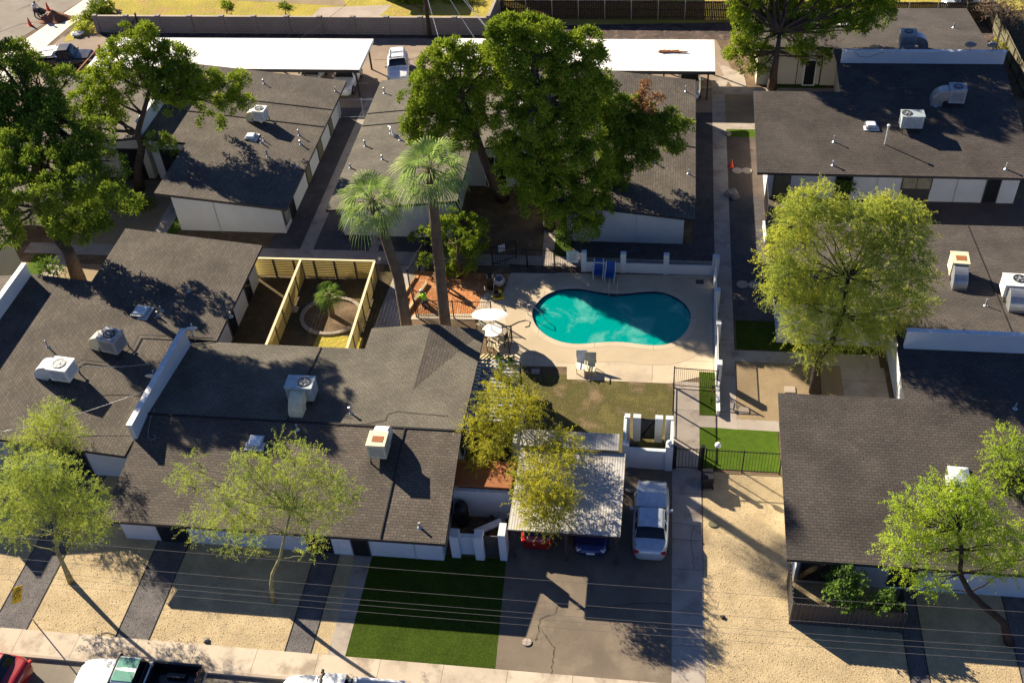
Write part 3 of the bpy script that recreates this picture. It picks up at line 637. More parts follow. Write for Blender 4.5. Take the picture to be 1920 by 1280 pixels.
mb = MB(); mb.box((-.2, 3.25, 2.78), (5.2, 1.15, .06)); mb.build('upper_sheet', M['corrw'], t)

# ================================================================== vegetation
def np_mesh(name, V, F, mat, parent=None, k=4):
    me = bpy.data.meshes.new(name); nv, nf = len(V), len(F)
    me.vertices.add(nv); me.vertices.foreach_set('co', V.astype(np.float32).ravel())
    me.loops.add(nf*k); me.loops.foreach_set('vertex_index', F.astype(np.int32).ravel())
    me.polygons.add(nf); me.polygons.foreach_set('loop_start', np.arange(0, nf*k, k, dtype=np.int32)); me.polygons.foreach_set('loop_total', np.full(nf, k, dtype=np.int32))
    me.materials.append(mat); me.update(calc_edges=True); o = bpy.data.objects.new(name, me); col.objects.link(o)
    if parent: o.parent = parent
    return o
def unit(v): return v/np.maximum(np.linalg.norm(v, axis=-1, keepdims=True), 1e-9)
def blades(rg, C, D, L, W, Nn=None):
    """one kite-shaped leaf per row: base C, direction D, length L, width W"""
    n = len(C); r = unit(np.cross(D, rg.normal(size=(n, 3)) if Nn is None else Nn+rg.normal(size=(n, 3))*.42)); L = L[:, None]; W = W[:, None]
    V = np.stack([C, C+D*L*.45+r*W*.5, C+D*L, C+D*L*.45-r*W*.5], 1).reshape(-1, 3)
    return V, np.arange(n*4).reshape(-1, 4)
def sphere_dirs(rg, n, up=0.0):
    d = rg.normal(size=(n, 3)); d[:, 2] += up; return unit(d)
def pine_crown(rg, blobs, dens=1.0, sub=.46, blade=.24, nb=92, flat=.8):
    Cs = []; Ds = []; Ns = []
    for (c, r) in blobs:
        n = max(6, int(19*dens*(r/1.0)**2)); d = sphere_dirs(rg, n, .35); rad = r*(rg.uniform(.25, 1.0, n)**.5)*(1+.18*np.sin(d[:,0]*5+r*9)*np.cos(d[:,1]*6+d[:,2]*4))
        p = np.array(c)+d*rad[:, None]*np.array([1, 1, flat])
        for q, dd in zip(p, d):
            s = sub*rg.uniform(.6, 1.35); k = int(nb*(s/sub)**2*rg.uniform(.8, 1.2))
            e = unit(sphere_dirs(rg, k)+dd*.9+np.array([0, 0, .35]))
            Cs.append(q+e*s*rg.uniform(.55, 1.0, k)[:, None]); Ds.append(unit(e*.45+unit(rg.normal(size=(k, 3))))); Ns.append(e)
    C = np.concatenate(Cs); D = np.concatenate(Ds); n = len(C)
    return blades(rg, C, D, blade*rg.uniform(.6, 1.2, n), np.full(n, blade*.36), np.concatenate(Ns))
def spray_crown(rg, blobs, dens=1.0, slen=.75, lf=.085, droop=.6, nl=22, flat=.8, fill=.25):
    Cs = []; Ds = []; Ns = []
    for (c, r) in blobs:
        n = max(8, int(115*dens*(r/1.0)**2)); d = sphere_dirs(rg, n, .25); rad = r*(rg.uniform(fill, .95, n)**.6)
        p = np.array(c)+d*rad[:, None]*np.array([1, 1, flat]); az = unit(d*np.array([1, 1, .5])+rg.normal(size=(n, 3))*.45+np.array([0, 0, .25]))
        t = np.linspace(0.05, 1, nl)[None, :, None]; ln = (slen*rg.uniform(.5, 1.2, n))[:, None, None]
        P = p[:, None, :]+az[:, None, :]*ln*t+np.array([0, 0, -1])*droop*ln*t**2*rg.uniform(.2, 1, n)[:, None, None]
        P = P+rg.normal(size=P.shape)*.035
        side = unit(rg.normal(size=(n, nl, 3))+az[:, None, :]*.8)
        Cs.append(P.reshape(-1, 3)); Ds.append(side.reshape(-1, 3)); Ns.append(np.repeat(unit(d*.8+np.array([0, 0, .55])), nl, 0)+rg.normal(size=(n*nl, 3))*.25)
    C = np.concatenate(Cs); D = np.concatenate(Ds); n = len(C)
    return blades(rg, C, D, lf*rg.uniform(.7, 1.6, n), lf*rg.uniform(.4, .8, n), np.concatenate(Ns))
def curve_pts(a, b, sag, n=6, rnd=None, w=.1):
    a, b = Vector(a), Vector(b); out = []
    for i in range(n+1):
        t = i/n; p = a.lerp(b, t)+Vector((0, 0, sag*math.sin(math.pi*t)))
        if rnd and 0 < i < n: p += Vector((rnd.uniform(-w, w), rnd.uniform(-w, w), rnd.uniform(-w, w)))
        out.append(p)
    return out
def tree(name, label, cat, base, trunk, blobs, style, leaf, bark, seed, r0=.3, limb=.11, group=None, extra=None, ky=1.0, yo=0.0, rs=None, **kw):
    """base: ground pixel; trunk: list of (px,py,Y) above the base; blobs: (px,py,radius_px,Y)"""
    rg = np.random.default_rng(seed); rd = random.Random(seed)
    b = at(*base); root = empty(name, b, label, cat, group)
    aty = lambda x, y, Y: at(x, y, Y) if Y < 20 else globals()['aty'](x, y, b.y+(Y-b.y)*ky+yo)
    tp = [b]+[aty(x, y, Y) for x, y, Y in trunk]
    W = []
    for (x, y, r, Y) in blobs:
        c = aty(x, y, Y); dist = (c-Vector((0, 0, CAM_H))).length; W.append((c, r*dist/F_PX*(rs or (.86 if style == 'pine' else .92))))
    mb = MB(); nT = len(tp); mb.tube([p-b for p in tp], [r0*(1-.62*i/max(1, nT-1))*(1.25 if i == 0 else 1) for i in range(nT)], 10)
    o = mb.build('trunk', M[bark], root, smooth=True)
    mb = MB()
    for (c, r) in W:
        best = min(range(max(1, nT//2), nT), key=lambda i: (tp[i]-c).length) if nT > 1 else 0
        pts = curve_pts(tp[best]-b, c-b, -.12*(tp[best]-c).length*.3, 6, rd, .12*min(1.5, (tp[best]-c).length/3)); n = len(pts)
        mb.tube(pts, [limb*(1-.8*i/(n-1))*min(1.2, .5+r*.4) for i in range(n)], 6)
        for k in range(4):
            d = Vector((rd.uniform(-1, 1), rd.uniform(-1, 1), rd.uniform(-.2, .8))).normalized()*r*.85
            mb.tube([pts[-2], (pts[-2]+c-b)/2+d*.4, c-b+d], [limb*.28, limb*.18, limb*.07], 5)
    mb.build('branches', M[bark], root, smooth=True)
    bl = [((c-b)[:], r) for c, r in W]
    V, F = (pine_crown if style == 'pine' else spray_crown)(rg, bl, **kw)
    np_mesh('crown', V, F, M[leaf], root)
    if extra:
        for (x, y, r, Y, mt, st, kk) in extra:
            c = aty(x, y, Y)-b; rr = r*70/F_PX
            V, F = (pine_crown if st == 'pine' else spray_crown)(rg, [(c[:], rr)], **kk); np_mesh('dead_branch', V, F, M[mt], root)
    return root
# huge pine at far left
tree('pine_tree', 'huge dark pine at the far left leaning out over the courtyard roofs', 'tree', (150, 532), [(128, 470, 52.5), (95, 430, 53.5), (68, 385, 54.5), (70, 300, 55.5), (75, 210, 57)],
     [(20,108,38,60),(15,150,42,59),(75,150,36,60),(70,120,20,62),(30,215,55,13.0),(95,205,42,13.1),(125,150,26,61),(110,240,50,12.7),(30,290,55,12.1),(90,310,55,11.9),(150,290,45,12.1),(175,250,40,12.6),(30,350,45,11.4),(100,360,50,11.3),(165,340,45,11.5),(200,310,30,11.9),(40,400,35,55),(110,410,40,54),(170,395,42,55),(215,370,28,11.2),(235,385,24,56),(140,440,26,53.5),(190,425,22,54.5),(20,440,24,54),(5,380,36,56),(5,240,40,12.7),(60,260,50,12.5),(10,320,40,11.8),(-40,110,45,60),(-45,180,50,59),(-50,260,55,12.5),(-40,340,50,11.5),(-45,60,36,61),(-95,150,45,60),(-100,230,50,12.8)],
     'pine', 'pined', 'bark', 11, rs=.78, ky=.6, yo=-2.4, r0=.42, limb=.16, dens=1.15)
tree('pine_tree', 'tall forked pine standing in the upper left courtyard before the white doors', 'tree', (262, 356), [(258, 320, 63), (266, 275, 63.3), (257, 250, 63.6), (268, 215, 64), (282, 165, 64.5)],
     [(232,78,26,67),(270,70,26,67),(290,92,24,67),(215,100,24,67),(245,120,36,66),(285,130,36,66),(320,105,26,66.5),(342,108,20,67),(200,135,28,66),(225,165,30,65),(170,160,26,66),(190,195,36,64.5),(155,190,24,65),(215,215,24,64.5),(300,160,34,65),(335,140,30,66),(370,150,30,66),(395,150,24,66),(345,180,28,65),(385,185,26,65.5),(430,160,22,66),(447,180,22,66),(425,195,24,65.5),(455,195,16,66),(450,150,16,66.5),(310,195,22,64.5),(150,225,26,64.5),(175,235,24,64)],
     'pine', 'pine', 'bark', 12, rs=.82, r0=.36, limb=.12, dens=1.2, extra=[(400,230,20,65,'pined','pine',dict(dens=.5)),(290,265,20,63,'pined','pine',dict(dens=.5)),(318,275,14,63,'pined','pine',dict(dens=.4))])
# pine cluster above the pool
tree('pine_tree', 'spreading pale-topped pine left of the cluster above the pool, beside the two palms', 'tree', (943, 372), [(925, 345, 63), (908, 300, 63.8), (895, 260, 64.5), (880, 225, 65), (868, 180, 66)],
     [(830,108,28,69),(858,98,24,69.5),(810,125,26,68.5),(850,135,34,68),(885,110,24,69),(905,140,28,68),(800,160,28,68),(795,195,28,67.5),(830,180,36,67),(870,185,36,67),(905,185,28,67),(815,225,32,66.5),(855,225,36,66),(890,225,24,66),(785,230,22,67),(835,260,28,65.5),(790,262,18,66),(775,245,16,67),(875,262,22,65),(780,190,20,68),(770,240,12,67),(930,95,22,69),(925,120,24,68)],
     'pine', 'pine', 'bark', 13, rs=.98, ky=.3, yo=-2.5, r0=.4, limb=.13, dens=1.25)
tree('pine_tree', 'tallest broad pine at the centre of the cluster between pool and back carport', 'tree', (1035, 425), [(1030, 380, 61.5), (1020, 300, 63), (1010, 200, 64.5), (1000, 110, 66)],
     [(950,62,28,69),(985,52,28,69),(1020,62,30,69),(960,90,34,68),(1005,95,40,68),(1045,90,34,68),(1075,100,30,68),(1100,85,28,68.5),(1115,120,28,67.5),(960,130,36,67),(1010,140,42,67),(1060,135,38,67),(1095,150,32,66.5),(1125,150,22,67),(945,170,28,66.5),(985,180,38,66),(1035,185,42,66),(1080,185,36,66),(940,80,24,68.5),(1110,180,26,66),(1095,205,28,65.5),(960,230,34,64.5),(1005,235,40,64.5),(1050,240,42,64.5),(1095,240,34,64.5),(945,275,30,63.5),(975,290,38,63),(1020,300,42,63),(1070,300,44,62.5),(1115,295,34,62.5),(960,330,28,62),(1000,350,36,61.5),(1050,355,40,61),(1100,350,38,60.8),(980,310,30,62.5),(1135,330,26,61),(1035,395,28,59.5),(1075,400,34,59),(1115,395,30,58.8),(1100,428,20,57),(1005,385,24,60)],
     'pine', 'pine', 'bark', 14, rs=.95, ky=.4, yo=-1.8, r0=.5, limb=.16, dens=1.15)
tree('pine_tree', 'dark leaning pine on the right of the cluster with a browned top over the shingles', 'tree', (1100, 440), [(1105, 380, 60.5), (1130, 310, 62.5), (1165, 260, 64), (1200, 235, 65)],
     [(1120,178,24,65.5),(1145,200,28,65.5),(1160,230,32,65),(1130,235,28,64.5),(1180,205,26,65.5),(1180,255,34,64.5),(1145,270,32,63.5),(1210,215,24,65.5),(1220,245,30,65),(1205,275,30,64),(1250,230,24,65.5),(1265,255,24,65),(1245,275,24,64.5),(1180,295,30,63),(1150,310,28,62.5),(1215,300,20,63.5),(1278,240,16,65.5),(1140,345,24,61.5),(1160,330,22,62)],
     'pine', 'pined', 'bark', 15, rs=1.0, ky=.5, r0=.34, limb=.13, dens=1.2, extra=[(1222,182,24,66,'brownleaf','pine',dict(dens=.9))])
tree('tree', 'small round bright green tree beside the palm trunks next to the dug dirt', 'tree', (862, 520), [(860, 490, 53.5), (856, 460, 54)],
     [(820,425,22,56),(845,412,22,56.5),(870,418,22,56.5),(895,432,20,56.5),(835,445,26,55.5),(870,450,30,55),(900,455,18,56),(850,475,28,54.5),(885,478,22,55),(800,440,20,56),(785,448,14,56.5),(862,500,22,54),(880,512,14,53.7),(800,490,14,54.5),(845,505,14,54)],
     'pine', 'pine', 'bark', 16, r0=.14, limb=.06, dens=1.7, sub=.3, blade=.2, nb=50)
tree('pine_tree', 'pale green pine at the top right beside the cream courtyard wall', 'tree', (1447, 166), [(1452, 130, 79.5), (1458, 95, 81), (1462, 60, 83)],
     [(1385,12,26,88),(1410,30,28,87),(1440,15,30,88),(1445,45,30,86),(1475,20,30,88),(1480,55,28,85.5),(1395,60,26,85),(1420,75,26,84.5),(1380,95,18,84),(1400,115,22,83),(1430,105,22,83.5),(1372,108,14,84),(1425,130,14,82.5),(1510,15,30,88),(1540,30,30,87),(1520,50,26,86),(1570,15,28,88),(1600,30,28,87),(1575,48,24,86.5),(1635,20,28,88),(1655,35,22,87.5),(1620,50,18,86.5),(1490,80,18,84.5),(1665,12,20,88),(1540,108,12,83.5),(1500,110,12,83.5),(1520,85,14,84.5),(1400,-20,36,88),(1460,-25,40,88),(1520,-25,40,88),(1580,-20,36,88),(1430,-70,42,88),(1490,-75,46,88),(1550,-70,42,88),(1610,-60,36,88),(1660,-30,30,88),(1460,-115,38,88),(1520,-120,36,88),(1700,-60,40,90),(1750,-70,36,90),(1375,-25,34,87),(1395,-75,40,87),(1420,-120,40,87),(1350,-60,30,87),(1320,-60,44,87),(1295,-95,38,87),(1350,-110,44,87)],
     'pine', 'pine', 'bark', 17, rs=.82, ky=.4, yo=-2.3, r0=.34, limb=.13, dens=1.1, extra=[(1550,85,26,84.5,'deadtwig','spray',dict(dens=.35)),(1540,65,18,85,'deadtwig','spray',dict(dens=.35)),(1385,62,10,85,'deadtwig','spray',dict(dens=.6))])
# mesquites and palo verdes
tree('mesquite_tree', 'big feathery yellow-green mesquite over the path on the right of the pool', 'tree', (1528, 735), [(1530, 700, 45.2), (1535, 670, 45.8), (1560, 640, 46.3), (1580, 590, 47.3), (1590, 520, 48.6)],
     [(1500,385,34,53.5),(1540,372,32,54),(1490,420,38,52.5),(1545,415,42,52.5),(1600,415,38,52.5),(1640,395,32,53.5),(1675,390,30,53.5),(1705,405,30,53),(1650,430,38,52),(1695,440,38,51.5),(1720,440,22,52),(1460,450,24,52),(1500,465,40,51.5),(1610,475,42,50.5),(1665,480,42,50.5),(1715,485,30,51),(1450,490,28,50.5),(1475,520,38,50),(1530,525,40,50),(1460,550,32,49),(1500,575,40,48.8),(1590,535,44,49),(1645,540,42,49),(1700,530,36,49.5),(1735,525,20,50),(1550,580,38,48.3),(1600,595,42,47.8),(1650,590,40,48),(1700,575,32,48.8),(1735,570,16,49.5),(1490,615,26,47.5),(1520,640,28,46.8),(1560,630,30,46.8),(1610,630,32,46.8),(1655,630,28,47),(1690,620,20,47.3),(1515,672,16,46),(1540,665,16,46)],
     'spray', 'mesq', 'dbark', 21, ky=.45, rs=.95, r0=.3, limb=.05, dens=1.5, lf=.075, nl=26)
tree('mesquite_tree', 'yellow-green mesquite growing through the slatted shade beside the centre house', 'tree', (948, 880), [(950, 850, 37.6), (945, 815, 38.2), (950, 770, 39)],
     [(955,700,18,4.0),(935,722,24,4.3),(965,725,24,4.3),(990,740,20,4.6),(915,745,22,4.6),(945,755,30,4.8),(980,765,28,4.9),(1005,765,14,4.9),(900,780,18,4.9),(925,785,26,4.8),(960,790,24,4.7),(890,810,18,4.4),(915,825,24,4.2),(945,820,20,4.3),(880,800,12,4.6),(905,850,20,2.6),(895,875,15,2.3),(925,850,18,2.6),(985,790,18,4.7)],
     'spray', 'mesqy', 'dbark', 22, rs=1.0, r0=.15, limb=.05, dens=1.35, lf=.07, nl=26)
tree('mesquite_tree', 'bright yellow mesquite crown spreading over the corrugated carport roof', 'tree', (958, 905), [(965, 890, 36.2), (975, 870, 36.2), (995, 880, 35.8)],
     [(1035,820,22,3.4),(1060,835,24,3.7),(1080,850,14,3.9),(1015,845,22,3.8),(1045,865,24,4.1),(990,860,20,4.0),(1000,885,22,4.4),(1035,895,24,4.5),(990,915,22,4.4),(1020,925,28,4.2),(1055,925,22,4.2),(985,945,20,3.9),(1010,955,28,3.8),(1045,950,24,3.9),(1025,980,22,3.4),(1050,975,16,3.5),(1000,975,16,3.5),(1065,945,14,3.9),(975,890,14,4.5)],
     'spray', 'mesqy', 'dbark', 23, rs=1.02, r0=.13, limb=.05, dens=1.5, lf=.07, nl=26)
tree('palo_verde_tree', 'green-trunked palo verde in the front yard before the dark roof, crown over the eave', 'tree', (513, 1128), [(509, 1095, 28.3), (511, 1075, 28.5), (525, 1045, 28.8), (535, 1000, 29.4), (545, 955, 30)],
     [(352,880,22,31.5),(375,905,18,31),(340,905,18,31),(360,860,10,32),(455,855,14,32.3),(450,880,26,31.5),(480,870,22,32),(530,830,14,33),(555,850,22,32.5),(580,860,22,32.3),(520,870,28,32),(560,890,32,31.5),(600,885,28,31.7),(625,905,28,31.3),(650,920,22,31),(665,935,16,31),(480,905,32,31),(520,920,32,30.7),(440,925,28,30.8),(410,940,26,30.6),(560,930,34,30.5),(605,935,32,30.5),(640,950,22,30.5),(450,960,32,30),(500,960,28,30),(420,985,28,29.7),(465,1000,28,29.3),(550,965,28,29.9),(590,975,28,29.9),(430,1020,20,29),(480,1030,16,28.8),(385,960,16,30.3),(590,1020,18,29.3),(575,1040,12,28.9),(360,985,20,30),(380,1000,14,29.8)],
     'spray', 'palo', 'gbark', 24, ky=.3, r0=.12, limb=.045, dens=1.13, slen=.6, lf=.058, nl=30, droop=.25)
tree('palo_verde_tree', 'palo verde at the bottom left with a leaning trunk and long shadow', 'tree', (133, 1090), [(122, 1065, 28.5), (108, 1035, 28.9), (104, 1000, 29.5), (100, 960, 30.2)],
     [(20,895,28,31.5),(50,880,30,32),(80,875,28,32),(110,880,26,32),(25,930,32,31),(65,920,34,31),(105,915,34,31),(145,915,28,31.3),(175,930,22,31),(20,970,28,30.3),(60,960,34,30.3),(100,955,30,30.4),(140,955,34,30.4),(175,965,26,30.4),(190,985,18,30),(45,1000,24,29.6),(130,995,24,29.8),(165,1000,24,29.7),(10,1000,14,29.6),(5,940,22,31)],
     'spray', 'palo', 'gbark', 25, ky=.3, r0=.14, limb=.055, dens=1.45, slen=.6, lf=.058, nl=30, droop=.25)
tree('palo_verde_tree', 'smaller pale palo verde in front of the left house eave', 'tree', (75, 905), [(85, 875, 34.2), (92, 840, 34.4)],
     [(105,765,18,35.5),(120,780,18,35.3),(85,785,22,35.2),(60,790,16,35.2),(110,805,28,34.8),(75,815,30,34.6),(140,820,20,34.7),(40,830,24,34.4),(15,850,24,34.2),(100,840,26,34.3),(130,845,18,34.2),(55,855,24,34)],
     'spray', 'palo', 'gbark', 26, ky=.6, r0=.1, limb=.05, dens=1.36, slen=.6, lf=.058, nl=30, droop=.25)
tree('mesquite_tree', 'bright lime mesquite with dark crooked trunk in the bottom right yard', 'tree', (1893, 1205), [(1880, 1165, 28.5), (1845, 1135, 28.9), (1818, 1110, 29.2), (1800, 1075, 29.6), (1803, 1030, 30.2), (1795, 990, 30.8)],
     [(1765,910,22,33.3),(1800,905,24,33.3),(1835,920,22,33),(1725,930,24,32.8),(1690,945,18,32.6),(1760,945,32,32.4),(1805,940,34,32.4),(1850,950,30,32.2),(1700,970,26,32),(1735,985,32,31.6),(1780,985,34,31.6),(1825,985,34,31.5),(1870,985,28,31.6),(1665,1030,20,31),(1690,1015,26,31),(1725,1030,30,30.8),(1775,1030,32,30.8),(1820,1030,28,30.8),(1865,1030,28,30.8),(1700,1065,22,30.2),(1740,1080,22,29.9),(1905,1010,26,31.3),(1895,1060,26,30.4),(1850,1070,22,30.2),(1765,1100,16,29.6),(1730,1105,12,29.5),(1915,1040,22,30.8)],
     'spray', 'mesqb', 'dbark', 27, ky=.5, r0=.19, limb=.06, dens=1.35, slen=.65, lf=.065, nl=28)
tree('mesquite_tree', 'second lime mesquite cut by the right edge of the photo above the skylight', 'tree', (1960, 1010), [(1950, 960, 34.8), (1930, 910, 35.5)],
     [(1885,820,22,37.6),(1865,840,18,37.2),(1905,835,24,37.2),(1880,865,26,36.6),(1915,870,28,36.4),(1855,870,14,36.6),(1895,900,24,35.8),(1930,910,26,35.6),(1870,900,16,35.8)],
     'spray', 'mesqb', 'dbark', 28, r0=.19, limb=.06, dens=1.0, slen=.65, lf=.065, nl=28)
def shrub(label, base, blobs, leaf, seed, dens=1.4, leafl=.13, name='shrub', cat='shrub', group=None):
    return tree(name, label, cat, base, [(base[0], base[1]-8, at(*base).y+.1)], blobs, 'spray', leaf, 'dbark', seed, r0=.05, limb=.03, group=group, dens=dens, slen=.35, lf=leafl, droop=.3, nl=12)
shrub('tall leafy green shrub inside the corrugated fence corner', (1585, 1140), [(1568,1085,16,30.4),(1592,1075,18,30.6),(1608,1095,18,30.2),(1580,1105,22,29.9),(1605,1120,18,29.6),(1560,1110,14,29.8),(1590,1130,18,29.4)], 'shrub', 31)
shrub('low leafy shrub right of the tall one inside the corrugated fence', (1660, 1150), [(1640,1125,14,29.6),(1660,1120,16,29.7),(1680,1130,14,29.5),(1650,1140,14,29.2)], 'shrub', 32)
shrub('small bright shrub in the slatted bed beside the pool umbrella', (945, 690), [(935,680,12,43.6),(950,682,12,43.6),(925,672,8,44)], 'shrub', 33)
shrub('dark round bush beside the end of the block wall at top left', (180, 50), [(165,32,14,91),(185,22,16,92),(200,30,14,92),(180,10,14,93),(200,12,12,93)], 'pined', 34, 2.0)
shrub('pale green low bush at the street corner below the dark round bush', (155, 55), [(145,40,10,90),(160,50,12,89),(150,55,10,88.5)], 'mesq', 35, 1.6)
shrub('little bright tree on the yellow lawn behind the block wall', (425, 25), [(425,10,9,94),(428,18,9,93.5)], 'pine', 36, 2.2)
shrub('little dark tree behind the block wall left of the pale drive', (535, 27), [(532,12,8,94),(540,18,8,93.5)], 'pined', 37, 2.2)
shrub('neighbour tree hanging over the block wall beside the utility pole', (790, 24), [(770,4,14,95),(755,0,12,95),(785,10,10,94.5),(800,0,14,95)], 'pine', 38, 2.0)
shrub('neighbour tree right of the utility pole behind the block wall', (888, 22), [(860,2,12,95),(885,0,14,95),(840,0,10,95)], 'pine', 39, 2.0)
shrub('bushy plant at the foot of the forked pine in the courtyard', (270, 390), [(250,378,14,61),(275,385,14,60.7),(235,390,12,60.5),(262,395,12,60.3)], 'pined', 40, 1.4)
shrub('green shrub below the trunk of the huge left pine beside the courtyard path', (100, 520), [(90,495,14,52.5),(105,505,12,52),(80,505,10,52.2)], 'shrub', 41, 1.4)
shrub('leafy bush on dark turf left of the upper middle white wall', (1058, 462), [(1050,440,10,57.5),(1062,448,10,57),(1070,440,8,57.5)], 'shrub', 42, 1.6)
shrub('scrubby plant against the upper right white wall by the eave', (1590, 378), [(1582,345,10,63.5),(1592,352,10,63.3)], 'pined', 43, 1.3)
tree('bare_tree', 'leafless grey tree in the top right corner behind the green fence', 'tree', (1905, 40), [(1890, 20, 88), (1885, 5, 89)], [(1860,8,24,89),(1885,22,22,87.5),(1905,12,24,88.5),(1920,25,20,87.5),(1900,35,16,86.8)], 'spray', 'deadtwig', 'bark', 44, r0=.15, limb=.07, dens=.45, slen=.8)
shrub('clump of dry palm-like fronds hanging at the top right beside the dark gap', (1858, 40), [(1850,10,10,88.5),(1858,22,10,87.5),(1865,30,8,87)], 'deadtwig', 45, 1.6)
shrub('yellowing weeds between the upper right roof and green fence', (1868, 92), [(1866,84,8,82.5),(1874,88,8,82)], 'mesqy', 46, 1.5)
# palms
def palm(label, base, top, Y, R_, seed, nf=44, r0=.3, bend=None, leaf='palm', group='tall fan palms'):
    rg = np.random.default_rng(seed); rd = random.Random(seed); b = at(*base); root = empty('palm_tree', b, label, 'tree', group)
    t = aty(*top, Y)-b; mid = [t*.25+Vector(bend or (0, 0, 0))*.6, t*.5+Vector(bend or (0, 0, 0)), t*.75+Vector(bend or (0, 0, 0))*.6]
    pts = [Vector((0, 0, 0))]+mid+[t]; dense = []
    for i in range(len(pts)-1):
        for k in range(12): dense.append(pts[i].lerp(pts[i+1], k/12))
    dense.append(t); n = len(dense)
    mb = MB(); mb.tube(dense, [r0*(1.18-.35*i/n)*(1.0+.05*(i % 2)) for i in range(n)], 14); mb.build('trunk', M['pbark'], root, smooth=True)
    Vs = []; Fs = []; off = 0; st = MB()
    for f in range(nf):
        az = 2*math.pi*(f*.618034 % 1); el = R(78-125*((f+.5)/nf)**.9+rd.uniform(-7,7)); stem = R_*.42*rd.uniform(.85, 1.15)
        d = Vector((math.cos(az)*math.cos(el), math.sin(az)*math.cos(el), math.sin(el))); s = t+d*stem; s.z -= stem*.12
        st.tube([t, t+d*stem*.5, s], [.03, .022, .018], 4)
        side = d.cross(Vector((0, 0, 1))); side = side.normalized() if side.length > .01 else Vector((1, 0, 0)); up = side.cross(d).normalized()
        L = R_*.62*rd.uniform(.85, 1.12); nl = 15
        for k in range(nl):
            a = R(-72+144*k/(nl-1)); dd = (d*math.cos(a)+side*math.sin(a)).normalized(); ll = L*(.62+.38*math.cos(a))
            w_ = .031*R_/2; nrm = side*math.cos(a)-d*math.sin(a)
            p0 = s; p1 = s+dd*ll*.45+up*.05*R_; p2 = s+dd*ll*.8+Vector((0, 0, -1))*ll*.13; p3 = s+dd*ll*rd.uniform(.95, 1.05)+Vector((0, 0, -1))*ll*rd.uniform(.28, .5)
            q = [p0, p1-nrm*w_, p1+nrm*w_, p2-nrm*w_*.7, p2+nrm*w_*.7, p3]
            Vs += [tuple(v) for v in q]; Fs += [(off, off+1, off+2), (off+1, off+3, off+4), (off+1, off+4, off+2), (off+3, off+5, off+4)]; off += 6
    st.build('frond_stem', M['gbark'], root)
    np_mesh('fronds', np.array(Vs), np.array(Fs), M[leaf], root, 3)
    return root
palm('tall fan palm on the right, straight trunk rising behind the gable roof', (839, 651), (806, 318), 47.0, 2.35, 51, 32, .31)
palm('tall fan palm on the left, trunk curving away from the gable roof', (768, 654), (697, 378), 48.2, 2.2, 52, 30, .31, (.5, -.2, .3))
palm('short young fan palm in the round stone-edged bed of the fenced yard', (623, 592), (616, 552), at(623, 592).y+.25, 1.1, 53, 24, .17, leaf='shrub', group=None)

# loose stones on the gravel yards
rg = np.random.default_rng(77)
def stones(name, rects, n, mat, rmin, rmax):
    P = []; A = np.array([(r[2]-r[0])*(r[3]-r[1]) for r in rects]); A = A/A.sum()
    for r, a in zip(rects, A):
        k = int(n*a); P.append(np.stack([rg.uniform(r[0], r[2], k), rg.uniform(r[1], r[3], k), np.full(k, .02)], 1))
    P = np.concatenate(P); k = len(P); s_ = rg.uniform(rmin, rmax, k)[:, None]*rg.uniform(.5, 1, (k, 1))
    base = np.array([(1, 0, 0), (-.5, .87, 0), (-.5, -.87, 0), (0, 0, .45)]); th = rg.uniform(0, 6.28, k); c_, s2 = np.cos(th), np.sin(th)
    V = np.stack([np.stack([b[0]*c_-b[1]*s2, b[0]*s2+b[1]*c_, np.full(k, b[2])], 1)*s_+P for b in base], 1).reshape(-1, 3)
    F = (np.arange(k)[:, None, None]*4+np.array([(0, 1, 3), (1, 2, 3), (2, 0, 3)])[None]).reshape(-1, 3)
    o = np_mesh(name, V, F, mat, None, 3); tag(o, {'tan_stones': 'loose tan stones scattered over the sandy front yards', 'dark_stones': 'loose grey stones scattered over the dark gravel strips'}[name], 'gravel', kind='stuff')
stones('tan_stones', [(-40, 25.5, -32.3, 31), (-30.2, 25.5, -25.7, 31), (-23.8, 25.5, -17, 31), (3.1, 25.5, 12.1, 29), (3.1, 29, 6.9, 38), (13.1, 25.5, 17, 31)], 9000, M['tanstone'], .018, .045)
stones('dark_stones', [(-32.2, 25.5, -30.4, 33), (-25.6, 25.5, -23.9, 31), (-16.9, 25.5, -15.7, 31), (12.2, 25.5, 13, 31), (4.9, 50.7, 7.2, 71.5), (2.4, 56.5, 3.8, 74)], 5000, M['grey'], .02, .045)
# ================================================================== rooftop equipment
def elbow(mb, start, dirv, drop, wd, ht, n=8, R0=None):
    """square duct leaving horizontally in dirv and turning down to the roof"""
    s = Vector(start); d = Vector((dirv[0], dirv[1], 0)).normalized(); side = Vector((-d.y, d.x, 0)); R0 = R0 or ht*.75; pts = [(s, d)]
    c = s+d*.15-Vector((0, 0, R0))
    for k in range(n+1):
        a = R(90*k/n); pts.append((c+d*R0*math.sin(a)+Vector((0, 0, R0))*math.cos(a), (d*math.cos(a)-Vector((0, 0, 1))*math.sin(a))))
    e = pts[-1][0]; pts.append((Vector((e.x, e.y, min(e.z-.02, s.z-drop))), Vector((0, 0, -1))))
    base = len(mb.v)
    for p, t in pts:
        u = side; v = t.cross(u).normalized()
        for (a, b) in ((-1, -1), (1, -1), (1, 1), (-1, 1)): mb.v.append(tuple(p+u*a*wd/2+v*b*ht/2))
    m = len(pts)
    for i in range(m-1):
        for k in range(4):
            k2 = (k+1) % 4; mb.f.append((base+i*4+k, base+i*4+k2, base+(i+1)*4+k2, base+(i+1)*4+k)); mb.m.append(0)
    mb.f.append((base, base+1, base+2, base+3)); mb.m.append(0); mb.f.append(tuple(base+(m-1)*4+k for k in (3, 2, 1, 0))); mb.m.append(0)
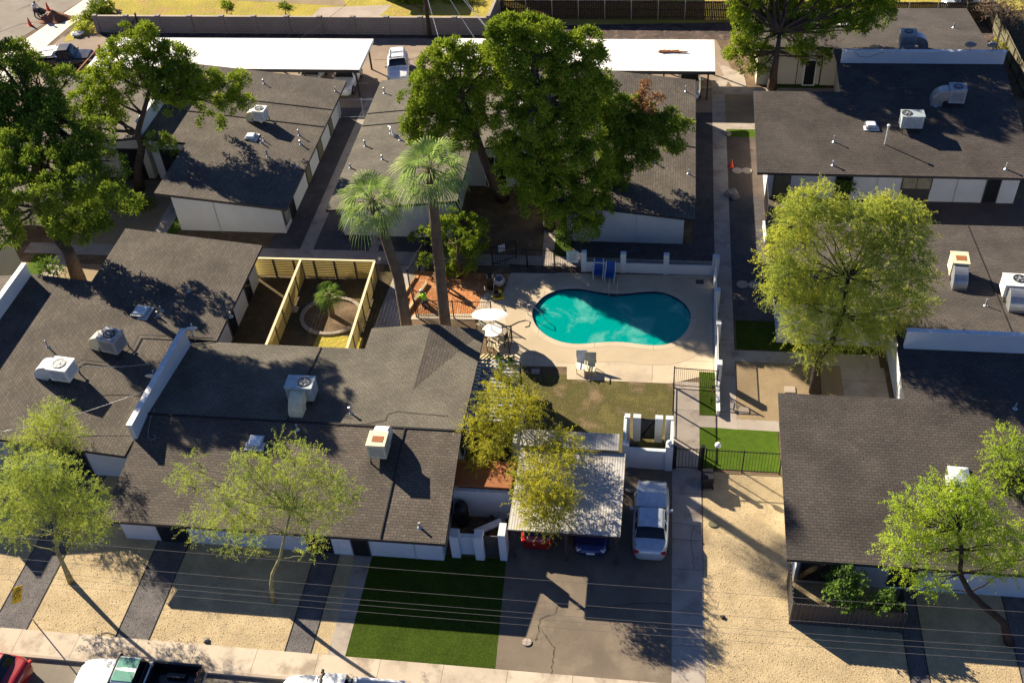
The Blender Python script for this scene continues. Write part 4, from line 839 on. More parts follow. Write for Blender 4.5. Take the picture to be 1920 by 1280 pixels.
def ac(label, p, size, mat, rz=0, duct=None, dmat=None, fan=(0, 0), fr=.33, lift=.3, legs=True, name='rooftop_air_conditioner', vent=False, dz=-.12):
    sx, sy, sz = size; root = empty(name, p, label, 'air conditioner', 'rooftop air units', rz)
    mb = MB(); mb.box((0, 0, lift+sz/2), (sx, sy, sz)); o = mb.build('cabinet', mat, root, bevel=.02)
    mb = MB()
    for s in (-1, 1):
        for k in range(7): mb.box((s*(sx/2+.006), 0, lift+sz*(.25+.09*k)), (.012, sy*.8, .02))
        for k in range(7): mb.box((0, s*(sy/2+.006), lift+sz*(.25+.09*k)), (sx*.8, .012, .02))
    mb.build('louvres', M['acgrey'] if mat is not M['acgrey'] else M['frame'], o)
    mb = MB(); mb.box((0, 0, lift+sz+.012), (sx+.06, sy+.06, .03)); mb.build('lid', mat, root)
    if fr:
        c = (fan[0], fan[1], lift+sz+.03); mb = MB(); mb.lathe(c, [(0, 0), (fr, 0), (fr, .02), (fr+.03, .035), (fr+.03, 0)], 24); g = mb.build('fan_well', M['plastic'], root)
        mb = MB(); mb.lathe(c, [(fr*.28, .03), (fr*.28, .06), (0, .06)], 16)
        for k in range(5):
            a = R(72*k); mb.add([(c[0]+.05*math.cos(a), c[1]+.05*math.sin(a), c[2]+.02), (c[0]+fr*.85*math.cos(a), c[1]+fr*.85*math.sin(a), c[2]+.012), (c[0]+fr*.8*math.cos(a+.55), c[1]+fr*.8*math.sin(a+.55), c[2]+.03)], [(0, 1, 2)])
        mb.build('fan', M['acgrey'], g)
        mb = MB()
        for k in range(3): mb.lathe((c[0], c[1], c[2]+.04), [(fr*(.45+.25*k), 0), (fr*(.45+.25*k)+.012, 0)], 24)
        mb.build('grille', M['galv'], g)
    if vent: mb = MB(); mb.box((sx*.05, -sy*.05, lift+sz+.035), (sx*.62, sy*.4, .015)); mb.build('rusty_tray', M['rust'], root)
    if legs:
        mb = MB()
        for a in (-1, 1):
            mb.box((a*sx*.4, 0, lift-.04), (.06, sy+.3, .07))
            for b in (-1, 1): mb.box((a*sx*.4, b*(sy/2+.05), (lift-.3)/2-.05), (.06, .06, lift+.3))
        mb.build('stand', M['fascia'], root)
    if duct:
        dx, dy, wd, ht = duct; mb = MB(); L = abs(dx)*sx/2+abs(dy)*sy/2
        elbow(mb, (dx*sx/2*.98, dy*sy/2*.98, lift+sz*.5), (dx, dy), lift+sz*.5+.1-dz*0, wd, ht); mb.build('duct', dmat or M['galv'], root, bevel=.015)
    return root
def top(a, b, k, h): # pixel of the cabinet top centre -> roof point under it
    z = 4.0
    for _ in range(12):
        p = at(a, b, z+h); z = RZ[k](p.x, p.y)
    return Vector((p.x, p.y, z))
ac('blue-grey air unit with a cream elbow duct in front, on the centre house', top(562, 716, 'A', 1.3), (1.5, .95, 1.0), M['acteal'], 0, (-.0, -1, .75, .8), M['accream'], (.25, 0), .33)
ac('cream evaporative cooler with a rusty tray on top, on the centre house', top(707, 822, 'A', 1.3), (.95, 1.0, 1.0), M['accream'], R(0), (0, 1, .75, .7), M['acwhite'], (0, 0), 0, vent=True)
ac('grey air unit standing in dappled shade on the left house roof', top(205, 627, 'B', 1.35), (1.15, 1.05, 1.05), M['acgrey'], R(-12), (-1, 0, .75, .7), M['accream'], (0, 0), .33)
ac('white air unit with a long sunlit duct on the left house roof', top(112, 681, 'B', 1.25), (1.2, 1.05, .9), M['acwhite'], R(-6), (-1, 0, .85, .85), M['acwhite'], (-.05, 0), .36)
ac('small white air unit with its fan seen from above on the upper left house', top(486, 204, 'C', 1.15), (.9, .85, .85), M['acwhite'], R(-5), (-1, 0, .5, .5), M['accream'], (0, 0), .3)
ac('cream cooler with a silver elbow between the big mesquite and the right edge', top(1801, 482, 'G', 1.35), (.95, 1.1, 1.0), M['accream'], R(-4), (0, -1, .8, .8), M['galv'], (0, 0), 0, vent=True)
ac('white air unit with silver duct cut by the right edge', top(1907, 525, 'G', 1.2), (1.35, 1.1, .9), M['acwhite'], R(-3), (0, -1, .95, .8), M['galv'], (.15, .1), .33)
ac('blue-grey box unit in the middle of the dark upper right roof', top(1712, 213, 'E', 1.25), (1.5, .9, .95), M['acteal'], 0, (0, 1, .8, .6), M['acteal'], (-.4, 0), .32)
ac('grey unit with a big curved duct on the left, near the long parapet', top(1797, 163, 'E', 1.35), (1.1, 1.05, 1.05), M['acgrey'], R(-3), (-1, 0, .85, .8), M['galv'], (0, 0), .3)
ac('grey unit with a silver elbow on its right behind the long parapet', top(1704, 61, 'F', 1.35), (1.15, 1.0, 1.1), M['acgrey'], R(-2), (1, 0, .8, .7), M['galv'], (0, 0), .3)
def skylight(label, px_, k, rz=0, s=1.0, pyr=False):
    p = onroof(*px_, k); r = empty('skylight', p, label, 'skylight', 'roof skylights', rz)
    mb = MB(); mb.box((0, 0, .06), (s, s, .2)); mb.build('curb', M['galv'], r)
    mb = MB()
    if pyr: mb.add([(-s/2, -s/2, .17), (s/2, -s/2, .17), (s/2, s/2, .17), (-s/2, s/2, .17), (0, 0, .42)], [(0,1,4),(1,2,4),(2,3,4),(3,0,4),(3,2,1,0)])
    else: mb.box((0, 0, .215), (s*.84, s*.84, .1), taper=.8)
    mb.build('dome', M['skyl'], r, bevel=.02)
    mb = MB(); mb.box((0, 0, -.02), (s+.25, s+.25, .05)); mb.build('flashing', M['acwhite'], r)
skylight('square skylight above the grey air unit on the left house', (265, 586), 'B', R(-3), .95)
skylight('square skylight over the palo verde on the centre house', (480, 830), 'A', 0, .8)
skylight('flat skylight right of the forked pine on the upper left house', (471, 258), 'C', 0, .8)
skylight('square skylight in tree shade on the upper right house', (1633, 237), 'E', 0, .8)
skylight('bright pyramid skylight beside the lime mesquite', (1797, 893), 'H', R(-3), 1.0, True)
skylight('skylight behind the long parapet under the top right pine', (1586, 50), 'F', 0, .8)
skylight('white skylight peeping out left of the palm crown', (775, 263), 'D1', 0, .7)
def vent(label, px_, k, h=.32, r=.05, cap=True, tall=False):
    p = onroof(*px_, k); root = empty('vent_pipe', p, label, 'vent pipe', 'roof vent pipes')
    mb = MB(); mb.lathe((0, 0, -.03), [(.16, 0), (.07, .09), (.055, .1)], 12); mb.build('flashing', M['galv'], root)
    mb = MB(); mb.lathe((0, 0, 0), [(r, 0), (r, h), (0, h)], 10); mb.build('pipe', M['acgrey'], root)
    if cap: mb = MB(); mb.lathe((0, 0, h+.02), [(0, 0), (r*1.5, 0), (r*1.4, .05), (0, .08)], 12); mb.build('cap', M['galv'], root)
V = [((495,157),'C','nearest the white carport on the upper left house'),((629,171),'C','at the top right corner of the upper left shingles'),((561,254),'C','closest to the alley eave of the upper left house'),((564,271),'C','just below the other one by the alley eave'),((495,264),'C','a little right of the flat skylight'),((502,294),'C','in the middle below the flat skylight on the upper left house'),((555,313),'C','low by the alley eave on the upper left house'),((490,268),'C','small, close beside the flat skylight'),
 ((721,175),'D1','near the white SUV end of the upper middle house'),((733,250),'D1','hooked, above the palm crowns'),((750,263),'D1','next to the white skylight by the palm crown'),((685,274),'D1','standing alone near the alley edge left of the palms'),((717,299),'D1','stout, just above the left palm crown'),((657,315),'D1','lowest, touching the left palm crown'),
 ((1286,172),'D2','by the top right corner behind the big pines'),((1226,305),'D2','in shade right of the big pine crown'),((1291,326),'D2','small, in shade at the right eave of the pine-shaded roof'),
 ((353,546),'B','square capped, in the shade of the left house wing'),((303,583),'B','short, right of the left house skylight'),((296,592),'B','shorter, below the one by the left house skylight'),((90,650),'B','above the sunlit white air unit'),((92,770),'B','above the pale palo verde crown'),((433,593),'B','tiny, near the left house eave'),
 ((658,775),'A','white, right of the cream elbow duct'),((558,805),'A','low, under the blue-grey air unit'),((787,988),'A','at the front eave of the centre house'),
 ((1564,266),'E','faint, left of the tall white pipe'),((1562,310),'E','near the upper right front eave'),((1754,199),'E','beside the curved duct in the dark'),((1886,317),'E','close to the right edge above the white wall'),((1788,52),'F','alone on the sunny patch behind the long parapet'),
 ((1809,535),'G','low, just below the cream cooler'),((1848,573),'G','in sun between cooler and parapet'),((1893,573),'G','by the white unit at the right edge'),((1903,765),'H','in the parapet shade near the right edge'),((1787,920),'H','beside the pyramid skylight'),((1690,1037),'H','behind the lime mesquite leaves by the front eave')]
for i, (p_, k_, l_) in enumerate(V): vent('small roof vent '+l_, p_, k_, h=.3+.12*((i*7) % 3)/2, r=.045+.015*(i % 2), cap=(i % 3 != 1))
p = onroof(1659, 271, 'E'); root = empty('vent_pipe', p, 'tall thin white pipe with a round cap on the dark upper right roof', 'vent pipe')
mb = MB(); mb.lathe((0, 0, 0), [(.05, 0), (.05, 1.5), (0, 1.5)], 10); mb.build('pipe', M['acwhite'], root); mb = MB(); mb.lathe((0, 0, 1.45), [(0, 0), (.11, .02), (.11, .12), (0, .16)], 12); mb.build('cap', M['acwhite'], root)
mb = MB(); q = onroof(1642, 211, 'E')
def dish(label, p, face, r=.33, h=.5):
    root = empty('satellite_dish', p, label, 'satellite dish', 'roof satellite dishes', face)
    mb = MB(); mb.tube([(0, 0, -.25), (0, 0, h)], .03, 8); mb.tube([(0, 0, h*.5), (.25, 0, -.1)], .018, 6); mb.build('mast', M['galv'], root)
    Mx = Matrix.Rotation(R(35), 3, 'Y')
    mb = MB(); prof = [(r*i/6, .10*(i/6)**2) for i in range(7)]; b0 = len(mb.v); mb.lathe((0, 0, 0), prof+[(r, .115), (0, .02)], 20, sy=1.12)
    q = Matrix.Rotation(R(60), 3, 'Y'); mb.v = [tuple(q @ Vector(v)+Vector((.06, 0, h+.05))) for v in mb.v]; mb.build('reflector', M['acwhite'] if r < .36 else M['galv'], root, smooth=True)
    mb = MB(); mb.tube([(.05, 0, h-.2), (.5, 0, h+.05)], .015, 6); mb.box((.52, 0, h+.12), (.08, .08, .14)); mb.build('feed_arm', M['acwhite'], root)
dish('dish on top of the tall parapet end beside the fenced yard', at(366, 640, 3.2)+Vector((0, 0, .3)), R(110))
dish('dish halfway along the tall blue-white parapet of the centre house', at(289, 722, 3.2), R(100))
dish('dark dish standing on the long upper right parapet', Vector((at(1818, 97, 5.1).x, 76, 5.1)), R(80), .38, .35)
dish('pale dish on the right end of the long upper right parapet', Vector((at(1860, 97, 5.1).x, 76, 5.1)), R(95), .36, .35)
# cables lying on the roofs and hanging between them
def cable(label, pts, r=.012, mat='black', name='cable', cat='cable'):
    mb = MB(); b = Vector(pts[0]); mb.tube([Vector(p)-b for p in pts], r, 6); o = mb.build(name, M[mat], None, smooth=True); o.location = b; tag(o, label, cat); return o
p0 = onroof(293, 765, 'A'); cable('loose cable curled on the shaded roof below the tall parapet', [onroof(a, b, 'A')+Vector((0, 0, .05)) for a, b in ((291,768),(283,785),(279,805),(278,820),(284,826),(291,823),(292,817),(286,816))], .015, 'galv')
cable('thin cable snaking over the sunny part of the centre roof', [onroof(a, b, 'A')+Vector((0, 0, .03)) for a, b in ((600,803),(640,797),(690,794),(722,788),(727,776),(745,771),(790,776),(840,780))], .012, 'fascia')
cable('sagging cable from the white air unit to the tall parapet', curve_pts(onroof(132, 705, 'B')+Vector((0, 0, .9)), Vector((-27.7, 40.5, 4.1)), -.25, 10), .015, 'galv')
cable('lower sagging cable crossing the left house roof to the tall parapet', curve_pts(onroof(0, 820, 'B')+Vector((0, 0, .4)), Vector((-27.7, 38.2, 4.2)), -.3, 10), .012, 'galv')
cable('black pipe run between the two big air units of the left house', [onroof(a, b, 'B')+Vector((0, 0, .12)) for a, b in ((135,690),(155,677),(213,684),(250,652),(262,630),(400,637))], .025, 'fascia', 'roof_pipe', 'pipe')
cable('wiggly cable on the long upper right parapet face', [(at(a, b, 4.4).x, 75.84, aty(a, b, 75.84).z) for a, b in ((1597,98),(1608,106),(1625,108),(1640,102),(1650,97))], .015, 'fascia')
cable('hooked pipe stub on the upper middle roof above the palms', [onroof(730, 248, 'D1')+Vector((0, 0, .5)), onroof(735, 250, 'D1')+Vector((0, 0, .45)), onroof(736, 256, 'D1')+Vector((0, 0, .15)), onroof(750, 262, 'D1')+Vector((0, 0, .12))], .07, 'galv', 'roof_pipe', 'pipe')

# ================================================================== fences and walls
def iron_fence(label, a, b, h=1.6, z0=0, step=.115, posts=2.4, name='iron_fence', cat='fence', group='black iron fences', fin=False):
    a, b = Vector((a[0], a[1], 0)), Vector((b[0], b[1], 0)); L = (b-a).length; d = (b-a)/L; root = empty(name, (a.x, a.y, z0), label, cat, group, math.atan2(d.y, d.x))
    mb = MB(); mb.box((L/2, 0, .14), (L, .035, .035)); mb.box((L/2, 0, h-.05), (L, .04, .04)); mb.build('rails', M['black'], root)
    mb = MB(); n = int(L/step)
    for k in range(1, n): mb.box((k*L/n, 0, (h+.06+(.06 if fin else 0))/2), (.018, .018, h-.06+(.06 if fin else -.04)))
    mb.build('pickets', M['black'], root)
    m = max(1, round(L/posts))
    for k in range(m+1): mb = MB(); mb.box((k*L/m, 0, (h+.06)/2), (.07, .07, h+.06)); mb.build('post', M['black'], root)
    return root
iron_fence('black iron fence with a notice board on the far side of the pool', (-8.6, 55.2), (-4.95, 55.1), 1.55)
iron_fence('black iron fence run beside the open gate far behind the dug dirt', (-11.0, 55.25), (-8.65, 55.2), 1.55)
g = iron_fence('open iron gate leaf with a white notice behind the dug dirt', (-11.0, 55.25), (-9.5, 56.1), 1.6, name='iron_gate', cat='gate'); mb = MB(); mb.box((.75, .03, 1.2), (.5, .02, .55)); mb.build('notice', M['wframe'], g)
iron_fence('black iron fence between small round tree and left palm trunk', (-15.6, 56.3), (-12.8, 55.3), 1.55)
iron_fence('iron fence panel in front of the orange dug dirt', (-15.2, 49.75), (-10.3, 49.85), 1.45)
iron_fence('short iron fence along the walk by the left palm base', (-16.2, 52.6), (-15.2, 49.75), 1.45)
iron_fence('long iron fence slanting from the back corner beside the left palm', (-15.6, 56.3), (-16.2, 52.6), 1.55)
iron_fence('iron fence closing the pool deck above the gate turf', (1.27, 44.55), (3.75, 44.45), 1.6)
iron_fence('iron fence beside the lawn running to the trash enclosure', (1.27, 40.6), (1.27, 44.5), 1.6)
iron_fence('long black iron fence between bright turf and front gravel', (3.05, 38.3), (7.0, 38.3), 1.7, fin=True, step=.16)
iron_fence('black iron entry gate at the top of the entry path', (1.45, 38.3), (2.7, 38.3), 1.7, fin=True, name='iron_gate', cat='gate', step=.16)
for x, l in ((1.38, 'left'), (2.85, 'right')):
    mb = MB(); mb.box((0, 0, .95), (.2, .16, 1.9)); mb.box((0, 0, 1.92), (.24, .2, .05)); o = mb.build('gate_post', M['black']); o.location = (x, 38.3, 0); tag(o, 'thick black gate post on the %s of the entry gate' % l, 'post', 'entry gate posts')
def slat_fence(label, a, b, h=1.55, n=4, group='yellow slat fences'):
    a, b = Vector((a[0], a[1], 0)), Vector((b[0], b[1], 0)); L = (b-a).length; d = (b-a)/L; root = empty('slat_fence', (a.x, a.y, 0), label, 'fence', group, math.atan2(d.y, d.x))
    mb = MB()
    for k in range(10): mb.box((L/2, 0, .1+k*(h-.1)/10+.06), (L, .03, (h-.1)/10-.022))
    mb.build('slats', M['yfence'], root); mb = MB(); mb.box((L/2, 0, h+.03), (L+.05, .16, .05)); mb.build('cap', M['ycap'], root)
    for k in range(n+1):
        mb = MB(); mb.box((k*L/n, 0, h/2), (.1, .1, h)); mb.build('post', M['frame'], root)
slat_fence('yellow slat fence along the back of the fenced yards', (-27.0, 53.25), (-18.55, 53.35), n=6)
slat_fence('yellow slat fence dividing the two fenced yards', (-23.6, 53.2), (-23.45, 43.5), n=6)
slat_fence('yellow slat fence on the palm side of the fenced yards', (-18.55, 53.3), (-18.35, 43.5), n=7)
def block_wall(root_name, label, a, b, h, mat, pil=0, th=.2, cap=True, group=None, cat='wall', pw=.42, ph=.12):
    a, b = Vector((a[0], a[1], 0)), Vector((b[0], b[1], 0)); L = (b-a).length; d = (b-a)/L; root = empty(root_name, (a.x, a.y, 0), label, cat, group, math.atan2(d.y, d.x))
    mb = MB(); mb.box((L/2, 0, h/2), (L, th, h)); mb.build('wall', mat, root)
    if cap: mb = MB(); mb.box((L/2, 0, h+.025), (L, th+.06, .05)); mb.build('coping', M['curb'] if mat is M['block'] else M['wframe'], root)
    if pil:
        for k in range(pil+1): mb = MB(); mb.box((k*L/pil, 0, (h+ph)/2), (pw, th+.14, h+ph)); mb.build('pillar', mat, root)
    return root
block_wall('block_wall', 'long grey block wall along the back alley', (-53.6, 88.4), (-15.9, 88.2), 1.65, M['block'], 12)
block_wall('block_wall', 'short grey block wall turning back beside the dark wooden fence', (-15.9, 88.3), (-15.6, 94), 1.75, M['block'], 1)
def wood_fence(label, a, b, h, mat, step=.16, posts=2.4, rails=True):
    a, b = Vector((a[0], a[1], 0)), Vector((b[0], b[1], 0)); L = (b-a).length; d = (b-a)/L; root = empty('wood_fence', (a.x, a.y, 0), label, 'fence', None, math.atan2(d.y, d.x)); rd = random.Random(5)
    mb = MB(); n = int(L/step)
    for k in range(n): mb.box(((k+.5)*L/n, rd.uniform(-.008, .008), (h+rd.uniform(-.04, .04))/2), (L/n-.015, .025, h))
    mb.build('boards', mat, root)
    mb = MB()
    for z in (.3, h*.55, h-.12): mb.box((L/2, -.05, z), (L, .05, .08))
    mb.build('rails', M['dwood'], root); m = round(L/posts)
    for k in range(m+1): mb = MB(); mb.box((k*L/m, -.09, h/2), (.07, .07, h+.05)); mb.build('post', M['galv'] if mat is M['dwood'] else M['dwood'], root)
wood_fence('dark brown wooden fence behind the back alley', (-15.3, 91.4), (28, 91.0), 1.8, M['dwood'])
wood_fence('weathered green board fence at the top right corner', (27.6, 94), (27.9, 78), 1.9, M['gwood'])
# pool wall: low white wall with pillars and open ironwork
root = empty('pool_wall', (-4.95, 55.05, 0), 'low white wall with four pillars and dark ironwork behind the pool', 'wall')
mb = MB(); mb.box((4.4, 0, .4), (8.8, .2, .8)); mb.build('wall', M['white'], root)
for x in (.15, 2.75, 5.55, 8.7): mb = MB(); mb.box((x, 0, .8), (.36, .32, 1.6)); mb.build('pillar', M['white'], root)
mb = MB()
for a, b in ((.35, 2.55), (2.95, 5.35), (5.75, 8.5)):
    mb.box(((a+b)/2, 0, 1.5), (b-a, .03, .04)); mb.box(((a+b)/2, 0, .85), (b-a, .03, .04))
    n = int((b-a)/.11)
    for k in range(1, n): mb.box((a+k*(b-a)/n, 0, 1.17), (.014, .014, .64))
    for k in range(8): mb.lathe(((a+b)/2+(k-3.5)*.14, -.02, 1.0+.09*(k % 2)), [(0, 0), (.035, .035), (0, .07)], 8)
mb.build('ironwork', M['black'], root)
root = empty('pool_wall', (3.78, 45.0, 0), 'white side wall of the pool deck running along the long path', 'wall')
mb = MB(); mb.box((0, 5, .35), (.16, 10, .7)); mb.build('wall', M['white'], root)
for y in (.1, 3.6, 6.6, 9.9): mb = MB(); mb.box((.06, y, .82), (.3, .42, 1.64)); mb.build('pillar', M['white'], root)
mb = MB()
for a, b in ((.4, 3.4), (3.8, 6.4), (6.8, 9.7)):
    mb.box((0, (a+b)/2, 1.5), (.03, b-a, .04)); n = int((b-a)/.12)
    for k in range(1, n): mb.box((0, a+k*(b-a)/n, 1.1), (.014, .014, .8))
mb.build('ironwork', M['wframe'], root)
block_wall('pool_wall', 'low white kerb wall from the pool fence down to the gate turf', (3.8, 42.4), (3.8, 45.0), .35, M['white'], th=.16)
# trash enclosure
root = empty('trash_enclosure', (-.1, 39.2, 0), 'white block trash enclosure with a black gate next to the corrugated carport', 'enclosure')
x0, x1, y0, y1 = -1.25, 1.3, -.95, 1.05
mb = MB(); mb.box((.02, y0, .75), (x1-x0-.6, .2, 1.5)); mb.build('wall', M['white'], root)
mb = MB(); mb.box((x0, (y0+y1)/2, .95), (.16, y1-y0, 1.9)); mb.box((x1, (y0+y1)/2, .95), (.16, y1-y0, 1.9)); mb.build('wall', M['white'], root)
for x, y, w_ in ((x0+.1, y0-.02, .36), (x1-.12, y0-.02, .4), (x0+.1, y1, .3), (-.62, y1, .42), (.58, y1, .42), (x1-.15, y1, .42)): mb = MB(); mb.box((x, y, .97), (w_, .3, 1.94)); mb.build('pillar', M['white'], root)
mb = MB(); mb.box((-.02, y1, .95), (.78, .05, 1.6)); mb.build('gate', M['frame'], root); mb = MB(); mb.bar((-.38, y1-.04, .25), (.34, y1-.04, 1.65), .07, .03); mb.box((-.02, y1-.04, 1.7), (.78, .03, .07)); mb.box((-.02, y1-.04, .2), (.78, .03, .07)); mb.build('brace', M['black'], root)
for lab, dx, dy, mt, sx_ in (('dark bin on the left inside the trash enclosure', -.75, .1, 'plastic', .5), ('round pale lid lying inside the trash enclosure', .35, -.45, 'accream', .45), ('dark heap of hoses inside the trash enclosure', .75, .2, 'pined', .5)):
    mb = MB(); mb.lathe((0, 0, 0), [(0, 0), (sx_*.42, .0), (sx_*.5, .5 if mt == 'plastic' else .18), (sx_*.35, .56 if mt == 'plastic' else .26), (0, .58 if mt == 'plastic' else .3)], 14)
    o = mb.build('bin' if mt == 'plastic' else ('lid' if mt == 'accream' else 'hose_heap'), M[mt] if mt != 'pined' else M['tyre'], smooth=False); o.location = (-.1+dx, 39.2+dy, .02); tag(o, lab, 'bin' if mt == 'plastic' else 'clutter')
# small walled yard left of the carport
for lab, x, y, sx_, sy_, h in (('white pillar by the front corner of the centre house', -9.55, 31.75, .45, .55, 1.75), ('white pillar left of the charcoal yard gate', -8.3, 31.7, .45, .55, 1.85), ('white pillar between charcoal gate and corrugated carport', -7.1, 31.9, .36, .8, 2.1)):
    mb = MB(); mb.box((0, 0, h/2), (sx_, sy_, h)); o = mb.build('pillar', M['white']); o.location = (x, y, 0); tag(o, lab, 'pillar', 'front yard wall pillars')
block_wall('yard_wall', 'short white wall between two pillars before the walled yard', (-9.35, 31.85), (-8.5, 31.85), 1.4, M['white'])
mb = MB()
for k in range(16): mb.box((-.47+k*.063, 0, .85), (.055, .03+.01*(k % 2), 1.7))
o = mb.build('yard_gate', M['corrf']); o.location = (-7.7, 31.75, 0); tag(o, 'charcoal corrugated gate beside the carport', 'gate')
block_wall('yard_wall', 'white back wall of the small walled yard beside the carport', (-10.1, 34.3), (-7.0, 34.3), 2.0, M['white'])
mb = MB(); mb.box((0, 0, 0), (3.2, 1.75, .12)); o = mb.build('shed_roof', M['rust']); o.location = (-8.55, 35.25, 2.25); tag(o, 'flat rusty brown roof panel behind the walled yard', 'roof')
mb = MB(); mb.lathe((0, 0, 0), [(0, 0), (.33, 0), (.36, .3), (.36, 1.3), (.3, 1.5), (0, 1.55)], 16); o = mb.build('water_heater', M['plastic'], smooth=True); o.location = (-9.55, 33.7, .02); tag(o, 'tall black drum standing in the walled yard', 'drum')
mb = MB(); mb.box((0, 0, .12), (1.5, .35, .16)); mb.box((0, 0, .21), (1.3, .25, .03)); o = mb.build('light_fixture', M['wframe']); o.location = (-8.1, 33.2, .4); o.rotation_euler = (R(15), R(-8), R(28)); tag(o, 'long pale light fixture on the scrap pile in the walled yard', 'scrap', 'scrap pieces')
for i, (dx, dy, L, a, l_) in enumerate(((-8.6, 33.0, 1.2, 10, 'dark plank left of the pale fixture'), (-7.9, 32.6, 1.3, 20, 'dark board nearest the charcoal gate'), (-8.3, 33.55, 1.1, 50, 'tilted dark board behind the pale fixture'), (-7.4, 33.6, 1.2, 100, 'upright pale plank by the carport'))):
    mb = MB(); mb.box((0, 0, 0), (L, .3, .06)); o = mb.build('scrap_board', M['dwood'] if i < 3 else M['acgrey']); o.location = (dx, dy, .2+.1*i); o.rotation_euler = (R(12*i), R(6), R(a)); tag(o, l_, 'scrap', 'scrap pieces')
# pergola of spaced corrugated strips by the lawn
root = empty('patio_cover', (-8.9, 41.3, 0), 'slatted white patio cover under the mesquite beside the lawn', 'patio cover')
mb = MB()
for k in range(17): mb.box((0, -2.3+k*.29, 2.35), (2.7, .15, .03))
mb.build('slats', M['acgrey'], root); mb = MB(); mb.box((-1.3, 0, 2.28), (.08, 4.8, .1)); mb.box((1.3, 0, 2.28), (.08, 4.8, .1)); mb.build('beam', M['fascia'], root)
for y in (-2.2, 2.2): mb = MB(); mb.box((1.3, y, 1.15), (.1, .1, 2.25)); mb.build('post', M['fascia'], root)
mb = MB(); mb.box((0, 0, .9), (.22, 1.9, 1.8)); o = mb.build('yard_wall', M['white']); o.location = (-7.3, 41.4, 0); tag(o, 'short white wall end between patio cover and lawn', 'wall')
mb = MB(); mb.box((0, 0, .9), (.22, 1.6, 1.8)); o = mb.build('yard_wall', M['white']); o.location = (-7.25, 38.5, 0); tag(o, 'short pale wall at the mesquite trunk above the carport', 'wall')
# bottom right corrugated fence and the dark fence by the upper right house
def corr_fence(label, pts, h, z0=0, mat='corrf'):
    root = empty('corrugated_fence', (*pts[0], z0), label, 'fence'); b = Vector(pts[0])
    for i in range(len(pts)-1):
        p, q = Vector(pts[i])-b, Vector(pts[i+1])-b; L = (q-p).length; n = max(4, int(L/.11)); d = (q-p)/L; nr = Vector((-d.y, d.x)); mb = MB(); line = [p+d*(L*k/n)+nr*(.025 if k % 2 else -.025) for k in range(n+1)]
        vs = [(v.x+nr.x*s, v.y+nr.y*s, z) for s in (-.012, .012) for z in (.02, h) for v in line]; m = n+1; fs = []
        for k in range(n): fs += [(k, k+1, m+k+1, m+k), (2*m+k, 3*m+k, 3*m+k+1, 2*m+k+1), (m+k, m+k+1, 3*m+k+1, 3*m+k)]
        mb.add(vs, fs); mb.build('panel', M[mat], root)
        mb = MB(); mb.box((q.x, q.y, h/2), (.09, .09, h)); mb.build('post', M['frame'], root)
    return root
corr_fence('charcoal corrugated fence round the small yard at bottom right', [(7.0, 31.4), (6.98, 29.12), (12.05, 29.05), (12.1, 30.5)], 1.65)
corr_fence('dark board fence under the eave of the upper right house behind the mesquite', [(7.35, 63.3), (7.35, 60.5), (11.5, 60.4)], 1.7)
block_wall('side_wall', 'thin white wall strip beside the long path below the dark corner fence', (7.2, 58.6), (7.15, 60.4), .5, M['white'], th=.14)
# chain link gate in the alley
root = empty('chain_link_gate', (-26.2, 73.6, 0), 'thin chain link gate across the alley between the two shingled houses', 'gate')
mb = MB(); mb.bar((0, 0, 1.75), (3.4, .1, 1.75), .04); mb.bar((0, 0, .15), (3.4, .1, .15), .03); mb.build('rails', M['galv'], root)
for x in (0, 2.0, 3.4): mb = MB(); mb.tube([(x, 0, 0), (x, 0, 1.85)], .035, 8); mb.build('post', M['galv'], root)
mb = MB()
for k in range(26): mb.bar((k*.13, .03, .15), (k*.13+.1, .03, 1.75), .006)
mb.build('mesh', M['galv'], root)

# ================================================================== pool furniture
p = at(1009, 600, .05)
def rail(label, pts, r=.025, name='handrail', mat='galv'): return cable(label, pts, r, mat, name, 'handrail')
a = at(1143, 548, .03); b = at(1157, 546, .03)
root = empty('pool_ladder', ((a.x+b.x)/2, (a.y+b.y)/2, .03), 'steel ladder with dark treads at the far edge of the pool', 'ladder'); w2 = .27
for s in (-1, 1): mb = MB(); mb.tube([(s*w2, .55, 0), (s*w2, .55, .6), (s*w2, .4, .85), (s*w2, .05, .85), (s*w2, -.2, .6), (s*w2, -.28, -.9)], .025, 8); mb.build('rail', M['galv'], root, smooth=True)
for k in range(3): mb = MB(); mb.box((0, -.28, -.08-.25*k), (2*w2, .1, .04)); mb.build('tread', M['frame'], root)
a = at(990, 590, 0); rail('bent steel handrail over the steps at the left end of the pool', [a+Vector(v) for v in ((0, 0, 0), (0, 0, .85), (.25, -.05, .9), (.9, -.25, .45), (1.25, -.35, -.2))])
cable('dark hose curling on the deck beside the umbrella', [at(*q, .04) for q in ((905,613),(920,613),(940,613),(958,610),(972,603),(985,600),(994,603),(992,611),(984,613))], .025, 'gwood', 'hose', 'hose')
